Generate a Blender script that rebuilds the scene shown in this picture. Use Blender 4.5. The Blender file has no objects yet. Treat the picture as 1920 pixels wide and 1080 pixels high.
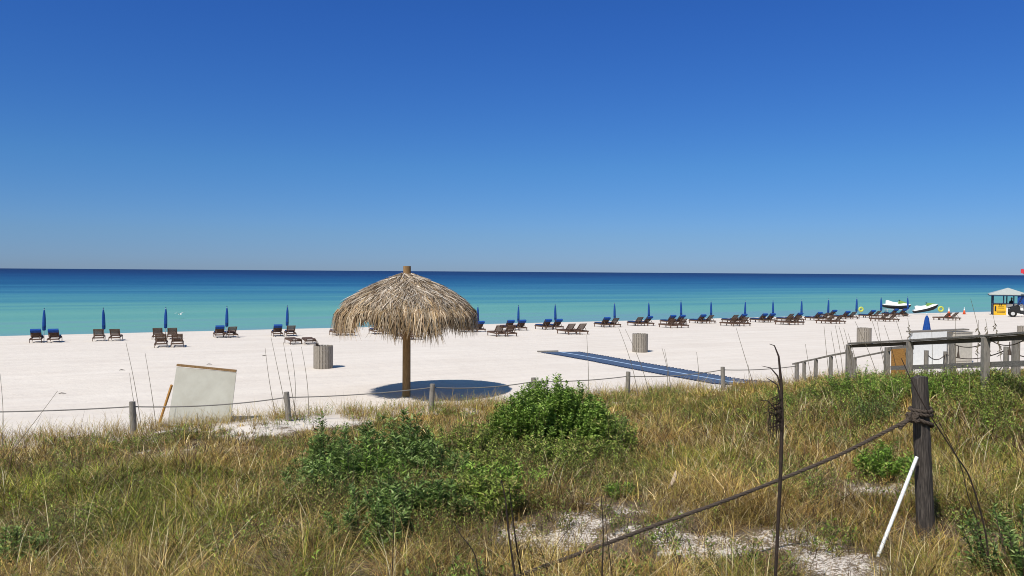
import bpy, math, random
import numpy as np
from mathutils import Vector, Matrix

# ------------------------------------------------------------------ camera, sky, sun
sc = bpy.context.scene
col = sc.collection
CAMZ = 3.8
FPX = 1478.0
PITCH = math.atan(30.5 / FPX); ROLL = math.radians(0.388)
_f = Vector((0, math.cos(PITCH), -math.sin(PITCH)))
_r0 = Vector((1, 0, 0)); _u0 = _r0.cross(_f)
_r = _r0 * math.cos(ROLL) + _u0 * math.sin(ROLL)
_u = _u0 * math.cos(ROLL) - _r0 * math.sin(ROLL)
cam_d = bpy.data.cameras.new('camera'); cam = bpy.data.objects.new('camera', cam_d); col.objects.link(cam)
cam_d.sensor_width = 36.0; cam_d.lens = 36.0 * FPX / 1920.0
cam_d.clip_start = 0.1; cam_d.clip_end = 90000
M4 = Matrix.Identity(4)
for i in range(3):
    M4[i][0] = _r[i]; M4[i][1] = _u[i]; M4[i][2] = -_f[i]
M4[2][3] = CAMZ
cam.matrix_world = M4
sc.camera = cam

SUN_EL = math.radians(53); SUN_AZ = math.atan2(-0.56, -0.82)      # azimuth measured from +Y towards +X
sdir = Vector((math.sin(SUN_AZ) * math.cos(SUN_EL), math.cos(SUN_AZ) * math.cos(SUN_EL), math.sin(SUN_EL)))
w = bpy.data.worlds.new('World'); sc.world = w; w.use_nodes = True
nt = w.node_tree; nt.nodes.clear()
sky = nt.nodes.new('ShaderNodeTexSky'); sky.sky_type = 'NISHITA'; sky.sun_disc = False
sky.sun_elevation = SUN_EL; sky.sun_rotation = SUN_AZ
sky.altitude = 0; sky.air_density = 1.0; sky.dust_density = 0.0; sky.ozone_density = 3.0
hs = nt.nodes.new('ShaderNodeHueSaturation'); hs.inputs['Saturation'].default_value = 1.25; hs.inputs['Value'].default_value = 1.0
gm = nt.nodes.new('ShaderNodeMix'); gm.data_type = 'RGBA'; gm.blend_type = 'MULTIPLY'; gm.inputs['Factor'].default_value = 1.0
wtc = nt.nodes.new('ShaderNodeTexCoord'); wdt = nt.nodes.new('ShaderNodeVectorMath'); wdt.operation = 'DOT_PRODUCT'; wdt.inputs[1].default_value = tuple(sdir)
nt.links.new(wtc.outputs['Generated'], wdt.inputs[0])
wr = nt.nodes.new('ShaderNodeValToRGB'); nt.links.new(wdt.outputs['Value'], wr.inputs[0])     # the sky whitens towards the sun, behind the camera
wr.color_ramp.elements[0].position = .08; wr.color_ramp.elements[0].color = (.36, .56, 1.0, 1)
wr.color_ramp.elements[1].position = .62; wr.color_ramp.elements[1].color = (1.75, 1.2, .92, 1)
wsx = nt.nodes.new('ShaderNodeSeparateXYZ'); nt.links.new(wtc.outputs['Generated'], wsx.inputs[0])
wr2 = nt.nodes.new('ShaderNodeValToRGB'); nt.links.new(wsx.outputs['Z'], wr2.inputs[0])      # a little less yellow in the air near the horizon
for _i, (_p, _c) in enumerate([(0.0, (.71, .755, .98, 1)), (.045, (.84, .85, .88, 1)), (.13, (.92, 1.0, .90, 1)), (.3, (.97, 1, 1, 1))]):
    _e = wr2.color_ramp.elements[_i] if _i < 2 else wr2.color_ramp.elements.new(_p)
    _e.position = _p; _e.color = _c
wm = nt.nodes.new('ShaderNodeMix'); wm.data_type = 'RGBA'; wm.blend_type = 'MULTIPLY'; wm.inputs['Factor'].default_value = 1.0
nt.links.new(wr.outputs[0], wm.inputs[6]); nt.links.new(wr2.outputs[0], wm.inputs[7]); nt.links.new(wm.outputs[2], gm.inputs[7])
bgn = nt.nodes.new('ShaderNodeBackground'); bgn.inputs['Strength'].default_value = 0.10
wo = nt.nodes.new('ShaderNodeOutputWorld')
nt.links.new(sky.outputs[0], hs.inputs['Color']); nt.links.new(hs.outputs[0], gm.inputs[6])
nt.links.new(gm.outputs[2], bgn.inputs['Color']); nt.links.new(bgn.outputs[0], wo.inputs[0])
sl = bpy.data.lights.new('sun', 'SUN'); sl.energy = 4.8; sl.angle = math.radians(0.5); sl.color = (1.0, 0.955, 0.89)
so = bpy.data.objects.new('sun', sl); col.objects.link(so); so.rotation_euler = sdir.to_track_quat('Z', 'Y').to_euler(); so.location = (0, 0, 40)
sc.view_settings.view_transform = 'Standard'; sc.view_settings.look = 'None'
sc.cycles.pixel_filter_type = 'BLACKMAN_HARRIS'; sc.cycles.filter_width = 1.0
sc.view_settings.exposure = 0.0; sc.view_settings.gamma = 1.0

# ------------------------------------------------------------------ numbers
rng = np.random.default_rng(7); random.seed(7)
NS = np.array((-0.4328, 0.9015)); US = np.array((0.9015, 0.4328)); T_SHORE = 63.85; Z_SEA = -0.85
def sstep(a, b, x):
    t = np.clip((x - a) / (b - a), 0, 1); return t * t * (3 - 2 * t)
_tab = rng.random((256, 256))
def vnoise(x, y):
    xi = np.floor(x).astype(int); yi = np.floor(y).astype(int); fx = x - xi; fy = y - yi
    fx = fx * fx * (3 - 2 * fx); fy = fy * fy * (3 - 2 * fy)
    g = lambda a, b: _tab[a & 255, b & 255]
    return (g(xi, yi) * (1 - fx) + g(xi + 1, yi) * fx) * (1 - fy) + (g(xi, yi + 1) * (1 - fx) + g(xi + 1, yi + 1) * fx) * fy
def fbm(x, y, o=4):
    s = 0; a = .5; n = 0
    for i in range(o):
        s = s + a * vnoise(x * 2 ** i + 17.3 * i, y * 2 ** i + 5.1 * i); n += a; a *= .5
    return s / n
def height(x, y):
    x = np.asarray(x, float); y = np.asarray(y, float)
    t = x * NS[0] + y * NS[1]
    z = np.interp(t, [-60, -5, 5, 8, 12, 16.5, 19.2, 21.5, 36, 56.7, T_SHORE, 80, 130], [1.6, 1.5, 1.3, 1.02, .62, .34, .14, 0, 0, -.5, Z_SEA, -1.6, -4.2])
    dune = 1 - sstep(17.5, 22, t)
    z = z + dune * (fbm(x * .55, y * .55) - .5) * .42
    z = z + dune * 0.75 * np.exp(-(((x - 9.2) / 3.2) ** 2 + ((y - 16.5) / 4.2) ** 2))       # rising dune by the boardwalk
    z = z + (1 - sstep(58, 63, t)) * (fbm(x * .9 + 40, y * .9) - .5) * .03
    z = z + (1 - sstep(56, 62, t)) * (fbm(x * .12 + 40, y * .12, 2) - .5) * .10 * sstep(20, 26, t)
    return z
def gz(x, y): return float(height(x, y))
def ray(px, py): return _f + _r * ((px - 960) / FPX) + _u * ((540 - py) / FPX)
def at(px, py, d):
    v = ray(px, py); v = v * (d / v.y); return Vector((v.x, v.y, v.z + CAMZ))
def ong(px, py):
    v = ray(px, py); d = 3.0
    while d < 300:
        q = v * (d / v.y)
        if q.z + CAMZ < gz(q.x, q.y): break
        d += 0.04
    return Vector((q.x, q.y, gz(q.x, q.y)))

# ------------------------------------------------------------------ helpers
def newmat(name, rough=.7, spec=.3):
    m = bpy.data.materials.new(name); m.use_nodes = True
    b = m.node_tree.nodes['Principled BSDF']; b.inputs['Roughness'].default_value = rough
    b.inputs['Specular IOR Level'].default_value = spec
    return m, m.node_tree, b
def N(nt, t, **kw):
    n = nt.nodes.new(t)
    for k, v in kw.items():
        if k in n.inputs: n.inputs[k].default_value = v
        else: setattr(n, k, v)
    return n
def ramp(nt, src, stops):
    r = nt.nodes.new('ShaderNodeValToRGB'); e = r.color_ramp.elements
    while len(e) < len(stops): e.new(.5)
    for i, (p, c) in enumerate(stops):
        e[i].position = p; e[i].color = (*c, 1) if len(c) == 3 else c
    nt.links.new(src, r.inputs[0]); return r
def mat_noise(name, c1, c2, scale=(6, 6, 6), rough=.75, spec=.25, bump=.3, nscale=5, detail=5, lo=.3, hi=.7, bdist=.01, c3=None):
    m, nt, b = newmat(name, rough, spec)
    tc = N(nt, 'ShaderNodeTexCoord'); mp = N(nt, 'ShaderNodeMapping'); mp.inputs['Scale'].default_value = scale
    nt.links.new(tc.outputs['Object'], mp.inputs[0])
    no = N(nt, 'ShaderNodeTexNoise', Scale=nscale, Detail=detail, Roughness=.65); nt.links.new(mp.outputs[0], no.inputs['Vector'])
    st = [(lo, c1), (hi, c2)] if c3 is None else [(lo, c1), ((lo + hi) / 2, c3), (hi, c2)]
    r = ramp(nt, no.outputs['Fac'], st)
    nt.links.new(r.outputs[0], b.inputs['Base Color'])
    if bump:
        bp = N(nt, 'ShaderNodeBump', Strength=bump, Distance=bdist); nt.links.new(no.outputs['Fac'], bp.inputs['Height']); nt.links.new(bp.outputs[0], b.inputs['Normal'])
    return m
def mat_attr(name, rough=.6, spec=.2, trans=.25, tint=(1, 1, 1)):
    m, nt, b = newmat(name, rough, spec)
    a = N(nt, 'ShaderNodeAttribute', attribute_name='Col')
    nt.links.new(a.outputs['Color'], b.inputs['Base Color'])
    if trans:
        tr = N(nt, 'ShaderNodeBsdfTranslucent'); nt.links.new(a.outputs['Color'], tr.inputs['Color'])
        mx = N(nt, 'ShaderNodeMixShader'); mx.inputs[0].default_value = trans
        nt.links.new(b.outputs[0], mx.inputs[1]); nt.links.new(tr.outputs[0], mx.inputs[2])
        nt.links.new(mx.outputs[0], nt.nodes['Material Output'].inputs[0])
    return m

def tag(o, label=None, cat=None, group=None, kind=None):
    if label: o['label'] = label
    if cat: o['category'] = cat
    if group: o['group'] = group
    if kind: o['kind'] = kind
    return o
def empty(name, loc, label, cat, group=None, rz=0):
    o = bpy.data.objects.new(name, None); col.objects.link(o); o.location = loc; o.rotation_euler = (0, 0, rz)
    o.empty_display_size = .2
    return tag(o, label, cat, group)
def np_obj(name, v, f, mat, parent=None, colr=None, smooth=False):
    me = bpy.data.meshes.new(name); v = np.asarray(v, np.float32); f = np.asarray(f, np.int32); k = f.shape[1]
    me.vertices.add(len(v)); me.vertices.foreach_set('co', v.ravel())
    me.loops.add(f.size); me.loops.foreach_set('vertex_index', f.ravel())
    me.polygons.add(len(f)); me.polygons.foreach_set('loop_start', np.arange(0, f.size, k, dtype=np.int32))
    me.polygons.foreach_set('loop_total', np.full(len(f), k, np.int32))
    if smooth: me.polygons.foreach_set('use_smooth', np.ones(len(f), bool))
    me.update(calc_edges=True)
    if colr is not None:
        ca = me.color_attributes.new('Col', 'FLOAT_COLOR', 'POINT')
        c4 = np.ones((len(v), 4), np.float32); c4[:, :3] = colr; ca.data.foreach_set('color', c4.ravel())
    me.materials.append(mat); o = bpy.data.objects.new(name, me); col.objects.link(o)
    if parent: o.parent = parent
    return o
class MB:
    def __init__(s): s.v = []; s.f = []
    def box(s, c, size, M=None, taper=1.0):
        i = len(s.v); sx, sy, sz = size[0] / 2, size[1] / 2, size[2] / 2
        for z in (-1, 1):
            k = taper if z > 0 else 1
            for x, y in ((-1, -1), (1, -1), (1, 1), (-1, 1)):
                p = Vector((x * sx * k, y * sy * k, z * sz))
                if M is not None: p = M @ p
                s.v.append(p + Vector(c))
        s.f += [(i, i + 3, i + 2, i + 1), (i + 4, i + 5, i + 6, i + 7)] + [(i + a, i + (a + 1) % 4, i + 4 + (a + 1) % 4, i + 4 + a) for a in range(4)]
        return s
    def beam(s, a, b, w, h, up=Vector((0, 0, 1))):
        a = Vector(a); b = Vector(b); d = b - a; L = d.length; d = d / L
        x = d.cross(up); x = x.normalized() if x.length > 1e-4 else Vector((1, 0, 0)); y = x.cross(d)
        M = Matrix((x, d, y)).transposed()
        return s.box((a + b) / 2, (w, L, h), M)
    def tube(s, pts, rad, n=8, cap=True):
        pts = [Vector(p) for p in pts]
        if not isinstance(rad, (list, tuple)): rad = [rad] * len(pts)
        i0 = len(s.v); ref = None
        for k, p in enumerate(pts):
            d = (pts[min(k + 1, len(pts) - 1)] - pts[max(k - 1, 0)]).normalized()
            if ref is None: ref = Vector((1, 0, 0)) if abs(d.x) < .8 else Vector((0, 1, 0))
            x = (ref - d * ref.dot(d)).normalized(); ref = x; y = d.cross(x)
            for j in range(n):
                a = 2 * math.pi * j / n; s.v.append(p + (x * math.cos(a) + y * math.sin(a)) * rad[k])
        for k in range(len(pts) - 1):
            for j in range(n):
                a = i0 + k * n + j; b = i0 + k * n + (j + 1) % n; s.f.append((a, b, b + n, a + n))
        if cap:
            s.f.append(tuple(range(i0, i0 + n))[::-1]); s.f.append(tuple(range(len(s.v) - n, len(s.v))))
        return s
    def lathe(s, prof, n=16, c=(0, 0, 0), mod=None):
        i0 = len(s.v); c = Vector(c)
        for r, z in prof:
            for j in range(n):
                a = 2 * math.pi * j / n; rr = r * (mod(a) if mod else 1); s.v.append(c + Vector((rr * math.cos(a), rr * math.sin(a), z)))
        for k in range(len(prof) - 1):
            for j in range(n):
                a = i0 + k * n + j; b = i0 + k * n + (j + 1) % n; s.f.append((a, b, b + n, a + n))
        s.f.append(tuple(range(i0, i0 + n))[::-1]); s.f.append(tuple(range(len(s.v) - n, len(s.v))))
        return s
    def loft(s, secs):
        n = len(secs[0]); i0 = len(s.v)
        for q in secs: s.v += [Vector(p) for p in q]
        for k in range(len(secs) - 1):
            for j in range(n):
                a = i0 + k * n + j; b = i0 + k * n + (j + 1) % n; s.f.append((a, b, b + n, a + n))
        s.f.append(tuple(range(i0, i0 + n))[::-1]); s.f.append(tuple(range(len(s.v) - n, len(s.v))))
        return s
    def build(s, name, mat, parent=None, smooth=False, bevel=0, wn=False):
        me = bpy.data.meshes.new(name); me.from_pydata([tuple(p) for p in s.v], [], s.f); me.update()
        if smooth: me.polygons.foreach_set('use_smooth', np.ones(len(me.polygons), bool))
        me.materials.append(mat); o = bpy.data.objects.new(name, me); col.objects.link(o)
        if parent: o.parent = parent
        if bevel:
            b = o.modifiers.new('bevel', 'BEVEL'); b.width = bevel; b.segments = 2; b.limit_method = 'ANGLE'
        return o
def copy_tree(o, parent=None):
    c = o.copy(); col.objects.link(c); c.parent = parent
    for ch in list(o.children): copy_tree(ch, c)
    return c
ORD = ['first', 'second', 'third', 'fourth', 'fifth', 'sixth', 'seventh', 'eighth', 'ninth', 'tenth', 'eleventh', 'twelfth', 'thirteenth', 'fourteenth']

# ------------------------------------------------------------------ materials
M_grey = mat_noise('weathered wood', (.13, .115, .098), (.33, .30, .26), (14, 14, 1.5), bump=.6, bdist=.006, c3=(.235, .21, .18))
M_greyh = mat_noise('weathered rail wood', (.10, .088, .075), (.30, .27, .235), (3, 3, 18), bump=.6, bdist=.006, c3=(.20, .18, .155))
M_slat = mat_noise('slat wood', (.17, .145, .12), (.40, .355, .30), (16, 16, 1.6), bump=.5, bdist=.004, c3=(.28, .245, .205))
M_pole = mat_noise('treated pole wood', (.15, .085, .035), (.36, .22, .10), (18, 18, 1.0), bump=.5, bdist=.005, c3=(.27, .16, .07))
M_lounge = mat_noise('lounger wood', (.055, .032, .022), (.17, .105, .075), (3, 3, 3), bump=.2, bdist=.003)
M_blue = mat_noise('blue canvas', (.012, .05, .21), (.022, .085, .33), (3, 3, 3), rough=.85, spec=.1, bump=.25, bdist=.01)
M_navy = mat_noise('blue cushion', (.014, .035, .11), (.028, .065, .18), (3, 3, 3), rough=.85, spec=.1, bump=.2)
M_white = mat_noise('white paint', (.70, .70, .68), (.80, .80, .78), (2, 2, 2), rough=.45, spec=.4, bump=.05)
M_metal = mat_noise('pale pole metal', (.45, .45, .45), (.6, .6, .6), (2, 2, 2), rough=.4, spec=.5, bump=0)
M_black = mat_noise('black plastic', (.010, .010, .012), (.03, .03, .032), (4, 4, 4), rough=.6, spec=.2, bump=.05)
M_rubber = mat_noise('rubber', (.012, .012, .012), (.03, .028, .026), (10, 10, 10), rough=.85, spec=.2, bump=.3)
M_rope = mat_noise('weathered rope', (.035, .026, .021), (.16, .125, .10), (60, 60, 60), rough=.95, spec=.1, bump=.8, bdist=.01)
M_rope2 = mat_noise('pale line', (.14, .125, .115), (.30, .28, .255), (30, 30, 30), rough=.9, spec=.1, bump=.3)
M_dpost = mat_noise('dark tarred post', (.014, .011, .010), (.15, .125, .105), (26, 26, 1.3), bump=.9, bdist=.008, c3=(.058, .048, .042))
M_stalk = mat_noise('dark dry stalk', (.018, .012, .010), (.06, .042, .033), (20, 20, 4), bump=.3)
M_straw = mat_noise('dry pale stalk', (.12, .10, .07), (.25, .21, .15), (6, 6, 3), bump=.2)
M_stem = mat_noise('shrub stem bark', (.05, .035, .022), (.13, .10, .065), (12, 12, 3), bump=.4)
M_panel = mat_noise('old laminate panel', (.315, .295, .24), (.405, .39, .33), (1.6, 1.6, 1.0), nscale=1.5, rough=.5, spec=.3, bump=.04, lo=.25, hi=.70)
M_ply = mat_noise('orange plywood', (.30, .14, .035), (.50, .27, .08), (3, 3, 8), bump=.2)
M_yellow = mat_noise('yellow board', (.62, .34, .015), (.72, .43, .03), (3, 3, 3), rough=.5, bump=0)
M_orange = mat_noise('cone orange', (.75, .10, .03), (.82, .15, .05), (3, 3, 3), rough=.5, bump=0)
M_lime = mat_noise('lime float', (.42, .48, .08), (.52, .58, .13), (3, 3, 3), rough=.4, bump=0)
M_green = mat_noise('lime green hull paint', (.14, .27, .05), (.20, .34, .09), (3, 3, 3), rough=.3, spec=.5, bump=0)
M_roof = mat_noise('kiosk roof metal', (.40, .42, .38), (.50, .52, .47), (2, 2, 2), rough=.45, spec=.4, bump=0)
M_dkblue = mat_noise('dark blue paint', (.012, .025, .06), (.02, .04, .10), (2, 2, 2), rough=.5, bump=0)
M_beige = mat_noise('beige board', (.44, .40, .34), (.54, .50, .43), (2, 2, 2), rough=.7, bump=.05)
M_skin = mat_noise('skin', (.22, .11, .07), (.27, .14, .09), (3, 3, 3), rough=.6, bump=0)
M_cloth = mat_noise('dark clothing', (.015, .018, .03), (.03, .035, .05), (5, 5, 5), rough=.9, bump=.1)
M_hair = mat_noise('dark hair', (.01, .008, .006), (.03, .022, .016), (20, 20, 20), rough=.6, bump=.2)
M_flag = mat_noise('red flag cloth', (.55, .03, .05), (.66, .06, .08), (3, 3, 3), rough=.8, bump=0)
M_drift = mat_noise('bleached driftwood', (.40, .30, .20), (.62, .50, .37), (8, 8, 8), bump=.4)
M_leaf = mat_attr('shrub leaves', rough=.55, spec=.22, trans=.28)
M_grass = mat_attr('grass blades', rough=.65, spec=.12, trans=.06)
M_thatch = mat_attr('palm thatch', rough=.75, spec=.15, trans=.10)

# ------------------------------------------------------------------ ground
def shore_coord(nt, off=0.0):
    g = N(nt, 'ShaderNodeNewGeometry'); d = N(nt, 'ShaderNodeVectorMath', operation='DOT_PRODUCT')
    nt.links.new(g.outputs['Position'], d.inputs[0]); d.inputs[1].default_value = (NS[0], NS[1], 0)
    u = N(nt, 'ShaderNodeVectorMath', operation='DOT_PRODUCT'); nt.links.new(g.outputs['Position'], u.inputs[0]); u.inputs[1].default_value = (US[0], US[1], 0)
    cb = N(nt, 'ShaderNodeCombineXYZ'); nt.links.new(u.outputs['Value'], cb.inputs[0]); nt.links.new(d.outputs['Value'], cb.inputs[1])
    return g, d.outputs['Value'], cb.outputs[0]
def math_(nt, op, a, b=None, clamp=False):
    m = N(nt, 'ShaderNodeMath', operation=op); m.use_clamp = clamp
    for i, v in enumerate((a, b)):
        if v is None: continue
        if hasattr(v, 'links') or not isinstance(v, (int, float)): nt.links.new(v, m.inputs[i])
        else: m.inputs[i].default_value = v
    return m.outputs[0]
def mixc(nt, f, a, b, mode='MIX'):
    m = N(nt, 'ShaderNodeMix', data_type='RGBA', blend_type=mode)
    for i, v in ((0, f), (6, a), (7, b)):
        if isinstance(v, (int, float)): m.inputs[i].default_value = v
        elif isinstance(v, tuple): m.inputs[i].default_value = (*v, 1)
        else: nt.links.new(v, m.inputs[i])
    return m.outputs[2]
def maprange(nt, v, a, b, c=0., d=1.):
    m = N(nt, 'ShaderNodeMapRange'); m.interpolation_type = 'SMOOTHSTEP'
    nt.links.new(v, m.inputs[0]); m.inputs[1].default_value = a; m.inputs[2].default_value = b; m.inputs[3].default_value = c; m.inputs[4].default_value = d
    return m.outputs[0]
def sand_material():
    m, nt, b = newmat('quartz sand', .9, .1)
    g, t, uv = shore_coord(nt)
    n1 = N(nt, 'ShaderNodeTexNoise', Scale=.35, Detail=6, Roughness=.6); nt.links.new(g.outputs['Position'], n1.inputs['Vector'])
    r1 = ramp(nt, n1.outputs['Fac'], [(.3, (.692, .620, .540)), (.7, (.742, .672, .590))])
    # raked streaks running along the shore
    mp = N(nt, 'ShaderNodeMapping'); mp.inputs['Scale'].default_value = (.06, 1.3, 1); nt.links.new(uv, mp.inputs[0])
    n2 = N(nt, 'ShaderNodeTexNoise', Scale=1.0, Detail=5, Roughness=.6); nt.links.new(mp.outputs[0], n2.inputs['Vector'])
    st = ramp(nt, n2.outputs['Fac'], [(.35, (.93, .92, .915)), (.62, (1, 1, 1))])
    c = mixc(nt, 1.0, r1.outputs[0], st.outputs[0], 'MULTIPLY')
    n3 = N(nt, 'ShaderNodeTexNoise', Scale=7, Detail=4, Roughness=.7); nt.links.new(g.outputs['Position'], n3.inputs['Vector'])
    sp = ramp(nt, n3.outputs['Fac'], [(.28, (.86, .84, .81)), (.42, (1, 1, 1))]); c = mixc(nt, 1.0, c, sp.outputs[0], 'MULTIPLY')
    # dune litter between the grass, its darkest tones imitating shaded gaps
    n4 = N(nt, 'ShaderNodeTexNoise', Scale=2.2, Detail=8, Roughness=.75); nt.links.new(g.outputs['Position'], n4.inputs['Vector'])
    n5 = N(nt, 'ShaderNodeTexNoise', Scale=38, Detail=3, Roughness=.8); nt.links.new(g.outputs['Position'], n5.inputs['Vector'])
    lf = maprange(nt, math_(nt, 'ADD', math_(nt, 'MULTIPLY', n4.outputs['Fac'], .65), math_(nt, 'MULTIPLY', n5.outputs['Fac'], .45)), .50, .60)
    at_ = N(nt, 'ShaderNodeAttribute', attribute_name='Col')
    lf = math_(nt, 'ADD', at_.outputs['Fac'], math_(nt, 'ADD', math_(nt, 'MULTIPLY', math_(nt, 'SUBTRACT', n5.outputs['Fac'], .5), 1.5), math_(nt, 'MULTIPLY', math_(nt, 'SUBTRACT', n4.outputs['Fac'], .5), 1.3)))
    lf = maprange(nt, lf, .30, .42)
    lf = math_(nt, 'MULTIPLY', lf, maprange(nt, at_.outputs['Fac'], .0, .12)); lf = math_(nt, 'MULTIPLY', lf, .95)
    lc = ramp(nt, n5.outputs['Fac'], [(.35, (.035, .024, .014)), (.55, (.13, .088, .048)), (.68, (.30, .22, .13))])
    c = mixc(nt, lf, c, lc.outputs[0])
    wet = maprange(nt, t, T_SHORE - 1.0, T_SHORE - .1); c = mixc(nt, math_(nt, 'MULTIPLY', wet, .45), c, (.40, .37, .32))
    nt.links.new(c, b.inputs['Base Color'])
    vr = N(nt, 'ShaderNodeTexVoronoi', Scale=2.6); vr.feature = 'SMOOTH_F1'; nt.links.new(g.outputs['Position'], vr.inputs['Vector'])
    h = math_(nt, 'ADD', math_(nt, 'MULTIPLY', n3.outputs['Fac'], .5), math_(nt, 'ADD', math_(nt, 'MULTIPLY', vr.outputs['Distance'], .55), math_(nt, 'MULTIPLY', n2.outputs['Fac'], .7)))
    bp = N(nt, 'ShaderNodeBump', Strength=.55, Distance=.07); nt.links.new(h, bp.inputs['Height']); nt.links.new(bp.outputs[0], b.inputs['Normal'])
    return m
# bare patches and green patches in ground coordinates
BARE = [ong(*p) for p in ((340, 848), (675, 792), (1010, 1010), (1180, 955), (1400, 1030), (1650, 915), (1560, 1060), (1080, 985), (480, 806), (130, 818), (230, 812))]
BR = [(1.3, .6), (.9, .5), (1.1, .6), (.6, .4), (1.2, .55), (.7, .7), (.6, .5), (.4, .35), (1.3, .9), (.8, .35), (.9, .5)]
GREEN = [(ong(1300, 880), 1.1), (ong(1500, 900), 1.0), (ong(700, 980), 1.2), (ong(200, 900), 1.3), (ong(1700, 800), 1.6), (ong(1850, 760), 2.2), (ong(1850, 1000), 1.2), (ong(450, 1000), 1.5), (ong(100, 1060), 1.2), (ong(1600, 1060), .8)]
def bare(x, y):
    m = np.zeros_like(x)
    for p, (a, b) in zip(BARE, BR): m = np.maximum(m, np.exp(-(((x - p.x) / a) ** 2 + ((y - p.y) / b) ** 2)))
    return m
def greenness(x, y):
    m = np.zeros_like(x)
    for p, a in GREEN: m = np.maximum(m, np.exp(-(((x - p.x) / a) ** 2 + ((y - p.y) / a) ** 2)))
    return m
def lines(lo, hi, a, b, s):
    core = list(np.arange(a, b + 1e-6, s)); st = s; v = a; pre = []
    while v > lo: st *= 1.15; v -= st; pre.append(v)
    st = s; v = b; post = []
    while v < hi: st *= 1.15; v += st; post.append(v)
    return np.array(pre[::-1] + core + post)
xs = lines(-2500, 2500, -17, 17, .22); ys = lines(-600, 1800, 3, 30, .22)
X, Y = np.meshgrid(xs, ys); Z = height(X, Y)
idx = np.arange(X.size).reshape(X.shape)
F = np.stack([idx[:-1, :-1].ravel(), idx[:-1, 1:].ravel(), idx[1:, 1:].ravel(), idx[1:, :-1].ravel()], 1)
TT = X * NS[0] + Y * NS[1]; LIT = (1 - sstep(16.4, 19.2, TT + (fbm(X * .7, Y * .7 + 70, 3) - .5) * 4)) * (1 - np.clip(1.15 * bare(X, Y) - .20 + (fbm(X * 3.5, Y * 3.5, 3) - .5) * 2.2, 0, .62))
LIT = np.repeat(LIT.ravel()[:, None], 3, 1)
g = np_obj('ground', np.stack([X.ravel(), Y.ravel(), Z.ravel()], 1), F, sand_material(), smooth=True, colr=LIT); tag(g, kind='structure')

# ------------------------------------------------------------------ water
def water_material():
    m, nt, b = newmat('sea water', .12, .5)
    g, t, uv = shore_coord(nt)
    mp = N(nt, 'ShaderNodeMapping'); mp.inputs['Scale'].default_value = (.010, .055, 1); nt.links.new(uv, mp.inputs[0])
    n1 = N(nt, 'ShaderNodeTexNoise', Scale=1.0, Detail=3, Roughness=.5); nt.links.new(mp.outputs[0], n1.inputs['Vector'])
    lg = math_(nt, 'LOGARITHM', math_(nt, 'MAXIMUM', t, 10.), 10.)
    # streaks: the noise is stretched more with distance, as swell bands look
    ul = N(nt, 'ShaderNodeCombineXYZ'); sx = N(nt, 'ShaderNodeSeparateXYZ'); nt.links.new(uv, sx.inputs[0])
    nt.links.new(math_(nt, 'MULTIPLY', sx.outputs[0], .009), ul.inputs[0]); nt.links.new(math_(nt, 'MULTIPLY', lg, 22.), ul.inputs[1])
    n2 = N(nt, 'ShaderNodeTexNoise', Scale=1.0, Detail=4, Roughness=.55); nt.links.new(ul.outputs[0], n2.inputs['Vector'])
    k = math_(nt, 'ADD', lg, math_(nt, 'MULTIPLY', math_(nt, 'SUBTRACT', n2.outputs['Fac'], .5), .55))
    k = math_(nt, 'ADD', k, math_(nt, 'MULTIPLY', math_(nt, 'SUBTRACT', n1.outputs['Fac'], .5), .10))
    f = maprange(nt, k, 1.78, 3.45); nt.nodes[-1].interpolation_type = 'LINEAR'
    r = ramp(nt, f, WATER)
    nt.links.new(r.outputs[0], b.inputs['Base Color'])
    b.inputs['IOR'].default_value = 1.33
    # ripples
    mp2 = N(nt, 'ShaderNodeMapping'); mp2.inputs['Scale'].default_value = (.35, 1.1, 1); nt.links.new(uv, mp2.inputs[0])
    n3 = N(nt, 'ShaderNodeTexNoise', Scale=1.6, Detail=6, Roughness=.6); nt.links.new(mp2.outputs[0], n3.inputs['Vector'])
    bp = N(nt, 'ShaderNodeBump', Strength=.6, Distance=.16); nt.links.new(n3.outputs['Fac'], bp.inputs['Height']); nt.links.new(bp.outputs[0], b.inputs['Normal'])
    b.inputs['Roughness'].default_value = .35; b.inputs['Specular IOR Level'].default_value = .13
    return m
# position along (log10 t - 1.78) / 1.67
WATER = [(.00, (.15, .31, .33)), (.07, (.14, .36, .29)), (.14, (.12, .33, .285)), (.21, (.065, .24, .28)), (.30, (.035, .165, .26)), (.42, (.012, .09, .19)), (.58, (.006, .050, .14)), (.75, (.003, .020, .085)), (1.0, (.002, .010, .055))]
xs = lines(-60000, 60000, -60, 80, 20); c = []
ts = np.array([T_SHORE - 3, 70, 80, 100, 150, 250, 500, 1000, 3000, 9000, 25000, 60000.])
us = np.array([-60000, -20000, -5000, -1000, -300, 0, 300, 1000, 5000, 20000, 60000.])
U, T = np.meshgrid(us, ts); idx = np.arange(U.size).reshape(U.shape)
F = np.stack([idx[:-1, :-1].ravel(), idx[:-1, 1:].ravel(), idx[1:, 1:].ravel(), idx[1:, :-1].ravel()], 1)
wv = np.stack([U * US[0] + T * NS[0], U * US[1] + T * NS[1], np.full(U.shape, Z_SEA)], -1).reshape(-1, 3)
tag(np_obj('water', wv, F, water_material()), kind='structure')

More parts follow.
